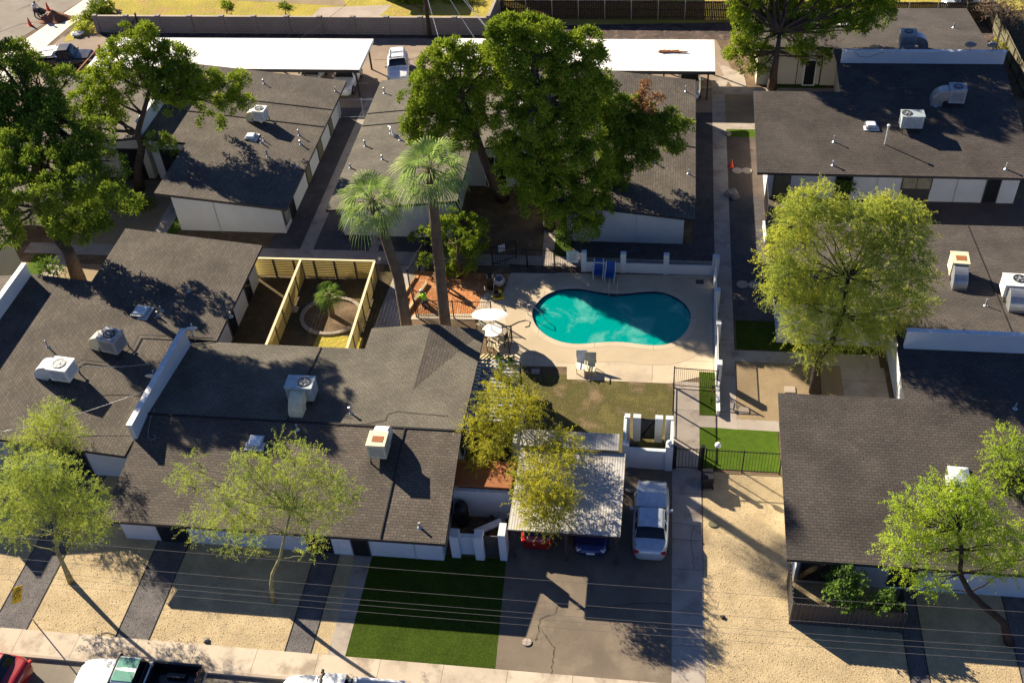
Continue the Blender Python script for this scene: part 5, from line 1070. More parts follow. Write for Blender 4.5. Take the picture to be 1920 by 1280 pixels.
def lounger(label, p, rz, mat, frame, group='pool loungers'):
    root = empty('sun_lounger', p, label, 'sun lounger', group, rz)
    mb = MB()
    for s in (-1, 1): mb.bar((s*.3, -.5, .36), (s*.3, .15, .34), .05); mb.bar((s*.3, .15, .34), (s*.3, .55, 1.0), .05)
    mb.build('frame', frame, root)
    for (x, y) in ((-.3, -.48), (.3, -.48), (-.3, .2), (.3, .2)): mb = MB(); mb.bar((x, y, 0), (x, y, .36), .045); mb.build('leg', frame, root)
    mb = MB(); mb.bar((0, -.5, .39), (0, .15, .37), .56, .03); mb.build('seat', mat, root)
    mb = MB(); mb.bar((0, .16, .38), (0, .54, 1.01), .56, .03); mb.build('backrest', mat, root)
    for s in (-1, 1): mb = MB(); mb.bar((s*.33, -.45, .58), (s*.33, .28, .6), .05, .03); mb.bar((s*.33, -.45, .36), (s*.33, -.45, .58), .03); mb.build('armrest', frame, root)
lounger('blue sling lounger on the left by the white pool wall', at(1122, 516, 0), R(0), M['blue'], M['wframe'])
lounger('blue sling lounger on the right by the white pool wall', at(1144, 521, 0), R(-3), M['blue'], M['wframe'])
lounger('cream lounger on the near side of the pool casting a slatted shadow', at(1091, 690, 0), R(4), M['umb'], M['accream'])
lounger('empty cream lounger frame right of the cream lounger', at(1107, 694, 0), R(0), M['accream'], M['accream'])
p = at(923, 634, 0)
root = empty('patio_umbrella', p, 'white patio umbrella over the round table beside the pool', 'umbrella')
mb = MB(); mb.tube([(0, 0, 0), (0, 0, 2.42)], .03, 8); mb.build('pole', M['wframe'], root)
mb = MB(); mb.lathe((0, 0, 2.02), [(1.12, 0), (.92, .08), (.6, .18), (.3, .27), (0, .32)], 14); tq = Matrix.Rotation(R(-22), 3, 'X'); mb.v = [tuple(tq @ Vector((x, y, z-2.2))+Vector((0, 0, 2.2))) for x, y, z in mb.v]; mb.build('canopy', M['umb'], root)
for k in range(8): a = R(45*k); mb = MB(); mb.bar(tq @ Vector((0, 0, .08))+Vector((0, 0, 2.2)), tq @ Vector((1.08*math.cos(a), 1.08*math.sin(a), -.2))+Vector((0, 0, 2.2)), .02); mb.build('rib', M['galv'], root)
root = empty('round_table', p+Vector((.05, -.05, 0)), 'round white table under the patio umbrella', 'table'); mb = MB(); mb.lathe((0, 0, .7), [(0, 0), (.62, 0), (.64, .02), (.62, .04), (0, .04)], 24); mb.build('tabletop', M['acwhite'], root)
for k in range(4): a = R(45+90*k); mb = MB(); mb.bar((0.1*math.cos(a), .1*math.sin(a), .7), (.5*math.cos(a), .5*math.sin(a), 0), .04); mb.build('leg', M['accream'], root)
def chair(label, p, rz):
    root = empty('patio_chair', p, label, 'chair', 'patio chairs', rz)
    mb = MB(); mb.box((0, 0, .43), (.5, .48, .04)); mb.build('seat', M['accream'], root); mb = MB()
    for k in range(5): mb.box((-.2+.1*k, .24, .7), (.05, .03, .5))
    mb.box((0, .24, .95), (.5, .04, .05)); mb.build('backrest', M['dwood'], root)
    for x in (-.22, .22):
        for y in (-.2, .2): mb = MB(); mb.box((x, y, .21), (.04, .04, .42)); mb.build('leg', M['dwood'], root)
chair('slatted chair at the near side of the umbrella table', at(922, 655, 0), R(170)); chair('chair right of the umbrella table, half shaded', at(944, 645, 0), R(250)); chair('chair left behind the umbrella table', at(903, 616, 0), R(60))
iron_fence('low fence with square frame beside the umbrella table', at(903, 612, 0)[:2], at(960, 638, 0)[:2], 1.1, step=.3)
iron_fence('short low fence panel between umbrella table and deck edge', at(960, 638, 0)[:2], at(955, 662, 0)[:2], 1.1, step=.3)
# bed with planter slats
mb = MB()
for k in range(8): mb.box((-1.0+.25*k, 0, .05), (.09, 1.3, .05), R(-35))
o = mb.build('slat_edging', M['ycap']); o.location = at(925, 677, 0); tag(o, 'pale slats laid in the little bed beside the patio cover', 'slats')
# notice board on the pool fence (rules sign)
root = empty('notice_board', (-5.55, 55.02, 0), 'white pool notice board on the iron fence beside the white wall', 'sign'); mb = MB(); mb.box((0, 0, 1.15), (.78, .03, .95)); mb.build('board', M['wframe'], root); mb = MB(); mb.box((0, -.02, 1.55), (.7, .01, .12)); mb.build('title_band', M['acteal'], root); mb = MB()
for k in range(7): mb.box((0, -.02, 1.38-.09*k), (.58-.08*(k % 3), .008, .025))
mb.build('lettering', M['frame'], root)
# drain cover, depth marks
for q, l in (((1312, 529), 'small dark drain cover on the deck in the far right corner'), ((1004, 697), 'pale stepping slab on the lawn edge below the umbrella shadow')):
    mb = MB(); mb.box((0, 0, 0), (.5, .4, .05)); o = mb.build('drain_cover' if 'drain' in l else 'stepping_slab', M['frame'] if 'drain' in l else M['curb']); o.location = at(*q, 0)+Vector((0, 0, .03)); tag(o, l, 'slab')
# stepping stones
def slab(label, q, s=(.55, .45), round_=False, mat='curb', group='stepping stones', z=0.05):
    mb = MB()
    if round_: mb.lathe((0, 0, 0), [(0, 0), (s[0]/2, 0), (s[0]/2, .05), (0, .055)], 20, sy=s[1]/s[0])
    else: mb.box((0, 0, .02), (s[0], s[1], .06))
    o = mb.build('stepping_stone', M[mat], fix=True); o.location = at(*q, 0)+Vector((0, 0, .015)); tag(o, label, 'stepping stone', group)
slab('round stepping stone nearest the orange cone', (1382, 321), (.75, .75), True); slab('round stepping stone right of the one by the cone', (1400, 321), (.75, .75), True)
slab('pale round stepping stone beside the long path under the mesquite edge', (1392, 534), (.75, .75), True); slab('round stepping stone almost under the mesquite leaves', (1414, 535), (.75, .75), True)
slab('round slab in the dark gravel left of the palms', (705, 457), (.8, .8), True); slab('square slab just above the cross walk left of the palms', (702, 468), (.6, .5)); slab('square slab by the white wall left of the palms', (702, 447), (.6, .4))
slab('square utility slab in the brown courtyard by the lower right house', (1395, 770), (.55, .5)); slab('square slab at the top edge of the lower right roof', (1481, 731), (.6, .5)); slab('small slab behind the silver sedan by the trash enclosure', (1185, 885), (.5, .5), mat='grey')
slab('green utility lid in the sunny front gravel', (1337, 983), (.5, .4), True, 'gwood'); slab('round utility cap on the driveway near the turf', (988, 1204), (.45, .4), True, 'concrete')
mb = MB(); mb.box((0, 0, .06), (1.1, .2, .13)); o = mb.build('wheel_stop', M['curb']); o.location = at(1192, 922, 0); tag(o, 'concrete wheel stop beside the bonnet of the silver sedan', 'wheel stop', 'wheel stops')
for q, l in (((672, 158), 'concrete wheel stop before the white car under the left carport'), ((1317, 166), 'pale wheel stop before the silver car under the right carport')):
    mb = MB(); mb.box((0, 0, .06), (1.7, .2, .13)); o = mb.build('wheel_stop', M['curb']); o.location = at(*q, 0); tag(o, l, 'wheel stop', 'wheel stops')
def rock(label, q, r, seed, mat='stone', group=None, z=.4):
    bm = bmesh.new(); bmesh.ops.create_icosphere(bm, subdivisions=3, radius=r); rd = random.Random(seed); ph = [rd.uniform(0, 6) for _ in range(6)]
    for v in bm.verts:
        c = v.co.normalized(); k = 1+.16*math.sin(3*c.x+ph[0])*math.cos(4*c.y+ph[1])+.1*math.sin(7*c.z+ph[2]+3*c.x)+.05*math.sin(13*c.y+ph[3]); v.co = Vector((v.co.x*k, v.co.y*k*.85, v.co.z*k*z*1.6))
    me = bpy.data.meshes.new('boulder'); bm.to_mesh(me); bm.free(); me.materials.append(M[mat]); o = bpy.data.objects.new('boulder', me); col.objects.link(o); o.location = at(*q, 0)+Vector((0, 0, r*.35)); tag(o, label, 'rock', group); return o
rock('largest pale boulder beside the long path below the orange cone', (1371, 365), .45, 1); rock('smaller boulder right of the largest one by the long path', (1379, 372), .28, 2)
rock('small pale rock by the green strip near the top of the long path', (1364, 253), .25, 3); rock('pale rock lying by the yellow dividing fence', (551, 582), .33, 4); rock('white rock on the sandy front yard near the sidewalk', (387, 1200), .16, 5); rock('small dark rock on the sunny front gravel', (1355, 1157), .12, 6, 'dwood')
rock('white block lying at the alley corner below the pale bush', (146, 67), .6, 7, 'white', z=.2)
# stone ring round the young palm
c = at(622, 593, 0); mb = MB(); n = 40; rd = random.Random(3)
for k in range(n):
    a = 2*math.pi*k/n; mb.box((1.95*math.cos(a), 1.75*math.sin(a), .07), (.24, .30, .13+rd.uniform(-.02, .02)), a)
o = mb.build('stone_edging', M['stone']); o.location = c; tag(o, 'ring of pale edging stones round the young palm bed', 'edging')
pr = [(c.x+1.85*math.cos(2*math.pi*k/30), c.y+1.65*math.sin(2*math.pi*k/30)) for k in range(30)]; sheet('palm_bed', pr, M['brown'], 4)
# cones
def cone(label, q, s=1.0):
    root = empty('traffic_cone', at(*q, 0), label, 'cone', 'orange traffic cones'); mb = MB(); mb.lathe((0, 0, .03), [(.14*s, 0), (.03*s, .62*s), (0, .63*s)], 14); mb.build('cone', M['conem'], root, smooth=True); mb = MB(); mb.box((0, 0, .02), (.36*s, .36*s, .04)); mb.build('base', M['conem'], root)
cone('orange cone standing on the gravel beside the long path', (1371, 313)); cone('orange cone left of the dirt pile, nearest the photo edge', (57, 48), 1.25); cone('orange cone behind the dirt pile in the street', (91, 19), 1.25)
mb = MB(); rg_ = random.Random(4); nr_, na_ = 12, 36; c = at(104, 36, 0); ph = [rg_.uniform(0, 6.28) for _ in range(5)]
for i in range(nr_+1):
    f = i/nr_
    for k in range(na_):
        a = 2*math.pi*k/na_; rr = (1.55+.25*math.sin(2*a+ph[0])+.2*math.sin(5*a+ph[1]))*f; hh = .85*(1-f)**1.25*(1+.12*math.sin(3*a+ph[2]+4*f))+.05*math.sin(9*a+13*f+ph[3])*(1-f)+rg_.uniform(-.02, .02)*(f < 1)
        mb.v.append((rr*math.cos(a), rr*math.sin(a)*.85, max(0, hh) if i < nr_ else -.02))
for i in range(nr_):
    for k in range(na_): k2 = (k+1) % na_; mb.f.append((i*na_+k, (i+1)*na_+k, (i+1)*na_+k2, i*na_+k2)); mb.m.append(0)
o = mb.build('dirt_pile', noise_mat('red_dirt', (.30,.12,.06), (.20,.08,.045), 1.5, .95, .06, 5, grit=.25, gs=12), smooth=True); o.location = c+Vector((0, 0, .02)); tag(o, 'mound of reddish dirt on the street beside the wheelbarrow', 'dirt pile')
# globe lamp
root = empty('lamp_post', (3.62, 38.36, 0), 'globe lamp on a black post standing by the iron fence', 'lamp'); mb = MB(); mb.tube([(0, 0, 0), (0, 0, 1.9)], .04, 8); mb.build('post', M['black'], root); bm = bmesh.new(); bmesh.ops.create_uvsphere(bm, u_segments=16, v_segments=10, radius=.17); me = bpy.data.meshes.new('globe'); bm.to_mesh(me); bm.free(); me.materials.append(M['umb']); o = bpy.data.objects.new('globe', me); col.objects.link(o); o.parent = root; o.location = (0, 0, 2.02)
for q, l in (((1252, 830), 'small white globe lamp on the corner of the trash enclosure'),):
    bm = bmesh.new(); bmesh.ops.create_uvsphere(bm, u_segments=14, v_segments=8, radius=.15); me = bpy.data.meshes.new('globe_lamp'); bm.to_mesh(me); bm.free(); me.materials.append(M['umb']); o = bpy.data.objects.new('globe_lamp', me); col.objects.link(o); o.location = (1.05, 38.3, 2.08); tag(o, l, 'lamp')
# bin beside the entry path
root = empty('wheelie_bin', at(1325, 908, 0), 'black bin lying beside the entry path on the front gravel', 'bin', rz=R(8)); mb = MB(); mb.box((0, 0, .42), (.55, .62, .8), taper=1.12); mb.build('body', M['plastic'], root, bevel=.03); mb = MB(); mb.box((0, 0, .86), (.66, .74, .07)); mb.build('lid', M['plastic'], root, bevel=.02)
for s in (-1, 1): mb = MB(); mb.tube([(s*.3, -.32, .1), (s*.24, -.32, .1)], .1, 12); mb.build('wheel', M['tyre'], root)
# yellow road sign (diamond), text runs on its face
base = at(65, 1166, 0); topp = aty(20, 1113, base.y); h = topp.z
root = empty('road_sign', base, 'yellow diamond road sign reading SPEED HUMPS 15 on a thin pole at lower left', 'sign'); t = topp-base
mb = MB(); mb.tube([(0, 0, 0), (t.x*0, 0, t.z+.35)], .03, 8); mb.build('pole', M['galv'], root)
root.rotation_euler = (0, 0, R(90))
mb = MB(); s_ = .50; mb.add([(0, -.04, h-s_*1.1), (s_*1.1, -.04, h), (0, -.04, h+s_*1.1), (-s_*1.1, -.04, h), (0, -.06, h-s_*1.1), (s_*1.1, -.06, h), (0, -.06, h+s_*1.1), (-s_*1.1, -.06, h)], [(0,1,2,3),(7,6,5,4),(0,4,5,1),(1,5,6,2),(2,6,7,3),(3,7,4,0)]); pl = mb.build('plate', M['signy'], root)
def text_obj(name, s, size, loc, rot, mat, parent):
    cu = bpy.data.curves.new(name, 'FONT'); cu.body = s; cu.size = size; cu.align_x = 'CENTER'; cu.align_y = 'CENTER'; cu.extrude = .003
    o = bpy.data.objects.new(name, cu); col.objects.link(o); me = bpy.data.meshes.new_from_object(o); bpy.data.objects.remove(o); me.materials.clear(); me.materials.append(mat)
    q = bpy.data.objects.new(name, me); col.objects.link(q); q.parent = parent; q.location = loc; q.rotation_euler = rot; return q
for s, dz in (('SPEED', .19), ('HUMPS', .0), ('15', -.2)): text_obj('lettering', s, .22, (0, -.066, h+dz), (R(90), 0, 0), M['black'], pl)
# utility pole and wires
pb_ = Vector((-21.3, 87.6, 0)); root = empty('utility_pole', pb_, 'tall dark wooden utility pole before the block wall', 'pole'); mb = MB(); mb.tube([(0, 0, 0), (-.05, 0, 11)], [.19, .13], 12); mb.build('pole', M['dwood'], root, smooth=True); mb = MB(); mb.box((0, 0, 10.2), (2.4, .12, .14)); mb.build('crossarm', M['dwood'], root)
P_ = pb_+Vector((0, 0, 9.8))
for i, (e, l) in enumerate(((at(829, 93, 2.9), 'wire dropping from the pole to the right carport end'), (at(890, 72, 2.9), 'thin wire dropping from the pole to the pine top'), (at(920, 62, 4), 'pale wire slanting right from the pole to the pines'), (at(925, 66, 4), 'second pale wire beside the slanting pair at the pines'), (at(560, 75, 2.8), 'long thin wire running left from the pole over the block wall'))):
    cable(l, curve_pts(P_+Vector((.3*i-.6, 0, 0)), e, -.5, 12), .022 if i != 4 else .014, 'acwhite' if i != 4 else 'fascia', 'power_line', 'wire')
for i, (pa, pb2) in enumerate((((480, 1043), (1259, 1110)), ((480, 1085), (1259, 1150)), ((640, 1118), (1257, 1173)), ((640, 1128), (1257, 1183)), ((640, 1140), (1257, 1197)))):
    z = (8.2, 7.9, 7.4, 7.1, 6.8)[i]; a = at(*pa, z); b = at(*pb2, z); yy = (a.y+b.y)/2
    pts = [(x, yy, z+.0006*(x+4)**2) for x in range(-40, 41, 5)]
    cable(('uppermost', 'second', 'third', 'fourth', 'lowest')[i]+' of the five power lines crossing over the front yards', pts, .006, 'wire', 'power_line', 'wire')['group'] = 'front power lines'
# neighbour houses beyond the fences
def far_house(label, x0, x1, y0, y1, h, wm, rm):
    root = empty('house', ((x0+x1)/2, (y0+y1)/2, 0), label, 'house'); mb = MB(); mb.box((0, 0, h/2), (x1-x0, y1-y0, h)); mb.build('wall', M[wm], root); mb = MB(); mb.box((0, 0, h+.1), (x1-x0+.8, y1-y0+.8, .2)); mb.build('roof', M[rm], root)
far_house('pale house beyond the dark wooden fence at the top centre', -14.5, -1.5, 94.9, 102, 2.6, 'cream', 'carroof'); far_house('pale shed beyond the block wall left of the utility pole', -27.2, -22.5, 95.2, 100, 2.2, 'white', 'carroof')
# crawl frame / gate leaning on the block wall
root = empty('wall_gate', (-49.3, 87.9, 0), 'black steel gate frame leaning at the block wall by the forked pine', 'gate'); mb = MB(); mb.bar((0, 0, 0), (0, .2, 2.1), .12); mb.bar((-1.2, -.3, .1), (0, .2, 1.8), .1); mb.bar((-1.2, -.3, .1), (-1.2, -.2, 1.0), .08); mb.build('frame', M['black'], root)
root = empty('gate_bar', at(165, 95, 0), 'rusty barrier rail beside the left end of the white carport', 'barrier'); a = at(186, 88, 1.0)-root.location; b2 = at(140, 140, 1.0)-root.location; mb = MB(); mb.bar(a, b2, .1); mb.build('rail', M['rust'], root); mb = MB(); mb.bar((a.x, a.y, 0), (a.x, a.y, 1.2), .12); mb.build('post', M['rust'], root)
# debris on carport roof and sill
mb = MB(); rd = random.Random(8)
for k in range(16): mb.bar((rd.uniform(-1.3, 1.2), rd.uniform(-.15, .15), .04), (rd.uniform(-1.3, 1.2), rd.uniform(-.15, .15), .1), .06)
o = mb.build('dead_branch', M['rust']); o.location = at(1262, 98, 2.72); tag(o, 'dead brown branch lying on the right white carport roof', 'branch')
mb = MB(); mb.box((0, 0, 0), (.2, 3.6, .1)); o = mb.build('timber', M['lumber']); o.location = at(779, 560, .15); o.rotation_euler = (0, 0, R(-14)); tag(o, 'long timber board lying across the orange dug dirt', 'board')
mb = MB(); mb.box((0, 0, 0), (.15, 2.6, .08)); o = mb.build('timber', M['lumber']); o.location = at(764, 540, .12); o.rotation_euler = (0, 0, R(-12)); tag(o, 'shorter board by the fence at the left of the dug dirt', 'board')
# ================================================================== vehicles
def interp(x, xs, ys):
    if x <= xs[0]: return ys[0]
    for i in range(len(xs)-1):
        if x <= xs[i+1]:
            t = (x-xs[i])/(xs[i+1]-xs[i]); t = t*t*(3-2*t) if abs(ys[i+1]-ys[i]) > 0 else t; return ys[i]+(ys[i+1]-ys[i])*t
    return ys[-1]
def car(name, label, p, rz, paint, kind='sedan', L=4.7, Wd=1.82, cat='car', group=None, roofmat=None, rear_red=True, rack=False, plate=True, cargo=None):
    """long axis +x = front; built from lofted sections"""
    root = empty(name, p, label, cat, group, rz); h = L/2; w0 = Wd/2
    if kind == 'sedan': H = 1.42; ws0, ws1, rw0, rw1 = .18, -.02, -.52, -.70; zh, zt = .92, 1.03
    elif kind == 'suv': H = 1.68; ws0, ws1, rw0, rw1 = .26, .10, -.82, -.93; zh, zt = 1.04, 1.15
    elif kind == 'hatch': H = 1.50; ws0, ws1, rw0, rw1 = .26, .05, -.70, -.92; zh, zt = .95, 1.1
    else: H = 1.9; ws0, ws1, rw0, rw1 = .46, .25, -.10, -.14; zh, zt = 1.14, 1.12
    xe = h if kind != 'pickup' else h; xend = -h if kind != 'pickup' else -.18*h
    N = 44; st = [xend+(xe-xend)*i/N for i in range(N+1)]; allv = []; NP = 13
    for x in st:
        u = x/h; wf = min(1, (1-abs(u)**9*.28-(abs(u)**4)*.07)); ends = max(0, (abs(u)-.965)/.035) if (kind != 'pickup' or u > 0) else 0
        w_ = w0*wf*(1-.10*ends); zb = interp(u, [-1, -.93, rw1, ws0, .85, 1], [zt-.22, zt-.02, zt, zh+.02, zh-.12, zh-.30]) if kind != 'pickup' else interp(u, [-1, ws0, .88, 1], [zt, zh, zh-.06, zh-.22])
        if u > ws0 or u < rw1: cab = 0
        elif u > ws1: cab = (ws0-u)/(ws0-ws1)
        elif u < rw0: cab = (u-rw1)/(rw0-rw1)
        else: cab = 1
        cab = max(0, min(1, cab)); cab = math.sin(cab*math.pi/2)**.9; top = zb+.03+(H-zb-.03)*cab*(1-.035*((u-.0)**2)*4*.3); bot = .24+.10*ends
        prof = [(w_*.93, bot), (w_*.99, bot+.18), (w_, .62), (w_*.985, zb-.12), (w_*.93, zb-.01), (w_*.87, zb+.015), (w_*(.87-.13*cab), zb+.02+(top-zb)*.82*cab), (w_*(.80-.13*cab), zb+.025+(top-zb)*.97*cab), (w_*(.66-.08*cab), zb+.035+(top-zb-.01)*cab), (w_*.4, zb+.05+(top-zb-.005)*cab), (0, zb+.055+(top-zb)*cab)]
        allv.append([(x, s*y, z) for s, y, z in [(1, a, b) for a, b in prof]]+[(x, -y, z) for y, z in prof[-2::-1]])
    m = len(allv[0]); body = MB(); GL = {'windshield': MB(), 'rear_window': MB(), 'side_window': MB(), 'side_window ': MB()}
    V_ = [v for row in allv for v in row]
    body.v = list(V_)
    for q_ in GL.values(): q_.v = list(V_)
    for i in range(N):
        u = (st[i]+st[i+1])/2/h
        for k in range(m-1):
            kk = min(k, m-2-k); g = False
            if ws1 < u < ws0-.01 or (rw1+.02 < u < rw0+.01): g = 6 <= kk or (kk == 5 and False)
            if rw0+.02 < u < ws1+.03 and kk == 5: g = not (abs(u-(rw0+ws1)/2) < .022)
            if kk in (6,) and rw0 < u < ws1: g = False
            f = (i*m+k, (i+1)*m+k, (i+1)*m+k+1, i*m+k+1); tg = body if not g else (GL['side_window' if k < m/2 else 'side_window '] if kk == 5 else GL['windshield' if u > 0 else 'rear_window']); tg.f.append(f); tg.m.append(0)
    for i in (0, N): body.f.append(tuple(i*m+k for k in range(m))); body.m.append(0)
    body.f += [(i*m, i*m+m-1, (i+1)*m+m-1, (i+1)*m) for i in range(N)]; body.m += [0]*N
    o = body.build('body', paint, root, smooth=True); [q_.build(k_.strip(), M['cglass'], root, smooth=True) for k_, q_ in GL.items() if q_.f]
    wx = h*.64 if kind != 'pickup' else h*.64; rw = .33 if kind in ('sedan', 'hatch') else .39
    for x in (wx, -wx*.96):
        for s in (-1, 1):
            mb = MB(); mb.tube([(x, s*(w0-.19), rw), (x, s*(w0+.005), rw)], rw, 22); t = mb.build('wheel', M['tyre'], root); mb = MB(); mb.tube([(x, s*(w0-.02), rw), (x, s*(w0+.012), rw)], rw*.6, 16); mb.build('rim', M['rim'], t)
    for s in (-1, 1):
        mb = MB(); mb.box((h*.925, s*w0*.64, zh-.285), (.24, w0*.38, .12), s*R(-22)); mb.build('headlight', M['lamp'], root, bevel=.03)
        mb = MB(); mb.box((-h*.955, s*w0*.70, zt-.17), (.16, w0*.34, .16), s*R(18)); mb.build('tail_light', M['red'], root, bevel=.03)
        xm = h*(ws0-.08); mb = MB(); mb.box((xm, s*(w0+.09), zh+.07), (.13, .2, .13)); mb.build('mirror', paint if kind != 'pickup' else M['plastic'], root, bevel=.03)
    mb = MB(); mb.box((h*.985, 0, .52), (.06, w0*1.0, .2)); mb.build('grille', M['plastic'], root, bevel=.02)
    mb = MB(); mb.box((-h*.992, 0, .62), (.03, .42, .18)); mb.build('licence_plate', M['plate'], root)
    if kind != 'pickup':
        mb = MB(); mb.box((h*.995, 0, .48), (.03, .42, .15)); mb.build('licence_plate', M['plate'], root)
        mb = MB(); mb.box((-h*.45, 0, H+.02), (.12, .05, .06)); mb.build('antenna', M['plastic'], root)
    if kind == 'pickup':
        x0, x1 = -h+.02, xend; bm_ = MB()
        for s in (-1, 1): bm_.box(((x0+x1)/2, s*(w0-.07), .84), (x1-x0, .14, .72))
        bm_.box((x0+.05, 0, .82), (.1, Wd-.28, .62)); bm_.box((x1-.05, 0, .84), (.1, Wd-.28, .7)); bm_.build('bed', paint if cargo != 'black' else M['pblack'], root, bevel=.03)
        mb = MB(); mb.box(((x0+x1)/2, 0, .62), (x1-x0-.1, Wd-.26, .06)); mb.build('bed_floor', M['pblack'] if cargo == 'black' else M['acteal'], root)
        for s in (-1, 1): mb = MB(); mb.box(((x0+x1)/2, s*.5, .74), (.9, .22, .22)); mb.build('wheel_arch', M['pblack'] if cargo == 'black' else M['acteal'], root)
        mb = MB(); mb.box((x0+.0, 0, .5), (.14, Wd*.95, .16)); mb.build('rear_bumper', M['galv'], root, bevel=.03)
        mb = MB(); mb.box((x1+.012, 0, 1.5), (.03, Wd*.66, .36)); mb.build('rear_window', M['cglass'], root)
        if roofmat:
            mb = MB(); mb.box((h*(rw0+ws1)/2+.0, 0, H+.035), (h*(ws1-rw0)*.98, Wd*.60, .035)); mb.build('cab_roof', roofmat, root, bevel=.015)
    if rack:
        mb = MB()
        for s in (-1, 1): mb.bar((h*ws1*.6, s*w0*.62, H+.07), (h*rw0*.85, s*w0*.62, H+.07), .05)
        for x in (0, -.9): mb.bar((x, -w0*.62, H+.09), (x, w0*.62, H+.09), .05)
        mb.build('roof_rack', M['galv'], root)
    return root
car('parked_car', 'silver-blue sedan parked nose in beside the entry path', at(1220, 984, 0), R(90), M['psilver'], 'sedan', 4.85, 1.84)
car('parked_car', 'dark red car with its tail poking out from the corrugated carport', at(1014, 975, 0)+Vector((0, .1, 0)), R(91), M['pred'], 'hatch', 4.4, 1.8)
car('parked_car', 'dark blue car with its nose out under the corrugated carport', at(1113, 983, 0), R(-90), M['pblue'], 'hatch', 4.4, 1.8)
car('parked_car', 'crimson car parked at the kerb in the bottom left corner', Vector((-31.2, 22.8, -.13)), R(176), M['pred'], 'sedan', 4.8, 1.86)
car('parked_truck', 'pickup with white bonnet, green cab roof and black bed at the kerb', Vector((-23.2, 22.82, -.13)), R(180), M['pwhite'], 'pickup', 5.9, 1.98, 'truck', roofmat=M['pgreen'], cargo='black')
car('parked_truck', 'white pickup with open grey bed at the bottom of the photo', Vector((-13.4, 22.9, -.13)), R(180), M['pwhite'], 'pickup', 5.7, 1.95, 'truck', cargo='grey')
car('parked_car', 'white SUV with roof rack standing open in the back alley', at(742, 148, 0)+Vector((.2, .6, 0)), R(-78), M['pwhite'], 'suv', 4.5, 1.85, rack=True)
car('parked_car', 'white car with its nose out at the right end of the left carport', Vector((-26.9, 79.0, 0)), R(-90), M['pwhite'], 'suv', 4.6, 1.85)
car('parked_car', 'grey-silver car second from the right end under the left carport', Vector((-30.1, 79.4, 0)), R(-90), M['psilver'], 'sedan', 4.6, 1.8)
car('parked_car', 'silver car with its nose out under the right end of the back carport', Vector((2.0, 79.0, 0)), R(-90), M['psilver'], 'sedan', 4.7, 1.82)
car('parked_truck', 'dark truck loaded with pale sheets half hidden by trees at upper left', at(128, 125, 0), R(10), M['pblack'], 'pickup', 5.2, 2.0, 'truck', cargo='black')
mb = MB(); rd = random.Random(2)
for k in range(9): mb.box((rd.uniform(-.9, .9), rd.uniform(-.6, .6), .1*k*.5), (rd.uniform(.6, 1.4), rd.uniform(.4, .9), .07), rd.uniform(-.4, .4))
o = mb.build('sheet_stack', M['umb']); o.location = at(128, 125, 0)+Vector((-.9, -.1, 1.25)); tag(o, 'pale sheets stacked on the dark truck at upper left', 'load')
car('parked_car', 'pale car behind the bare tree at the top right corner', Vector((26.3, 93.6, 0)), R(20), M['psilver'], 'sedan', 4.6, 1.8)

# ================================================================== site machines
root = empty('plate_compactor', at(935, 558, 0), 'yellow plate compactor on the deck corner beside the dug dirt', 'machine', rz=R(15)); mb = MB(); mb.box((0, 0, .1), (.75, .5, .12)); mb.build('plate', M['yell'], root, bevel=.03); mb = MB(); mb.box((-.05, 0, .34), (.42, .4, .34)); mb.build('engine', M['plastic'], root, bevel=.04); mb = MB(); mb.tube([(-.3, -.18, .3), (-.85, -.18, .95), (-.85, .18, .95), (-.3, .18, .3)], .025, 8); mb.build('handle', M['black'], root); mb = MB(); mb.box((.12, 0, .54), (.2, .22, .1)); mb.build('tank', M['yell'], root)
root = empty('cement_mixer', at(935, 533, 0), 'grey drum mixer standing in shade beside the black bin by the dug dirt', 'machine', rz=R(20)); mb = MB(); mb.lathe((0, 0, .5), [(.12, -.3), (.36, -.15), (.42, .15), (.26, .45), (.24, .45), (.3, .2), (0, 0)], 16); mb.v = [tuple(Matrix.Rotation(R(25), 3, 'X') @ Vector(v)) for v in mb.v]; mb.build('drum', M['acgrey'], root, smooth=True); mb = MB(); mb.bar((-.4, -.3, 0), (-.4, .1, .7), .06); mb.bar((.4, -.3, 0), (.4, .1, .7), .06); mb.bar((-.4, .4, .05), (.4, .4, .05), .06); mb.build('frame', M['black'], root)
for s in (-1, 1): mb = MB(); mb.tube([(s*.44, .4, .16), (s*.5, .4, .16)], .16, 14); mb.build('wheel', M['tyre'], root)
root = empty('wheelie_bin', at(921, 540, 0), 'narrow black bin standing left of the mixer', 'bin'); mb = MB(); mb.box((0, 0, .5), (.42, .45, 1.0), taper=1.1); mb.build('body', M['plastic'], root); mb = MB(); mb.box((0, 0, 1.04), (.5, .55, .06)); mb.build('lid', M['plastic'], root)
mb = MB(); mb.bar((0, 0, 0), (.15, .1, 1.3), .035); mb.box((.02, 0, .12), (.25, .05, .3)); o = mb.build('shovel', M['acgrey']); o.location = at(925, 552, 0); tag(o, 'pale shovel leaning by the narrow black bin', 'shovel')
root = empty('wheelbarrow', at(80, 33, 0), 'dark wheelbarrow beside the reddish dirt pile in the street', 'wheelbarrow', rz=R(-30)); mb = MB(); mb.add([(-.6, -.4, .75), (.6, -.4, .75), (.6, .4, .75), (-.6, .4, .75), (-.35, -.25, .38), (.3, -.25, .38), (.3, .25, .38), (-.35, .25, .38)], [(4,5,6,7),(0,1,5,4),(1,2,6,5),(2,3,7,6),(3,0,4,7)]); mb.build('tray', M['frame'], root)
mb = MB()
for s in (-1, 1): mb.bar((.75, s*.1, .2), (-1.1, s*.32, .68), .05); mb.bar((-.4, s*.25, .4), (-.45, s*.25, 0), .04)
mb.build('frame', M['lumber'], root); mb = MB(); mb.tube([(.8, -.04, .2), (.8, .04, .2)], .2, 14); mb.build('wheel', M['tyre'], root)
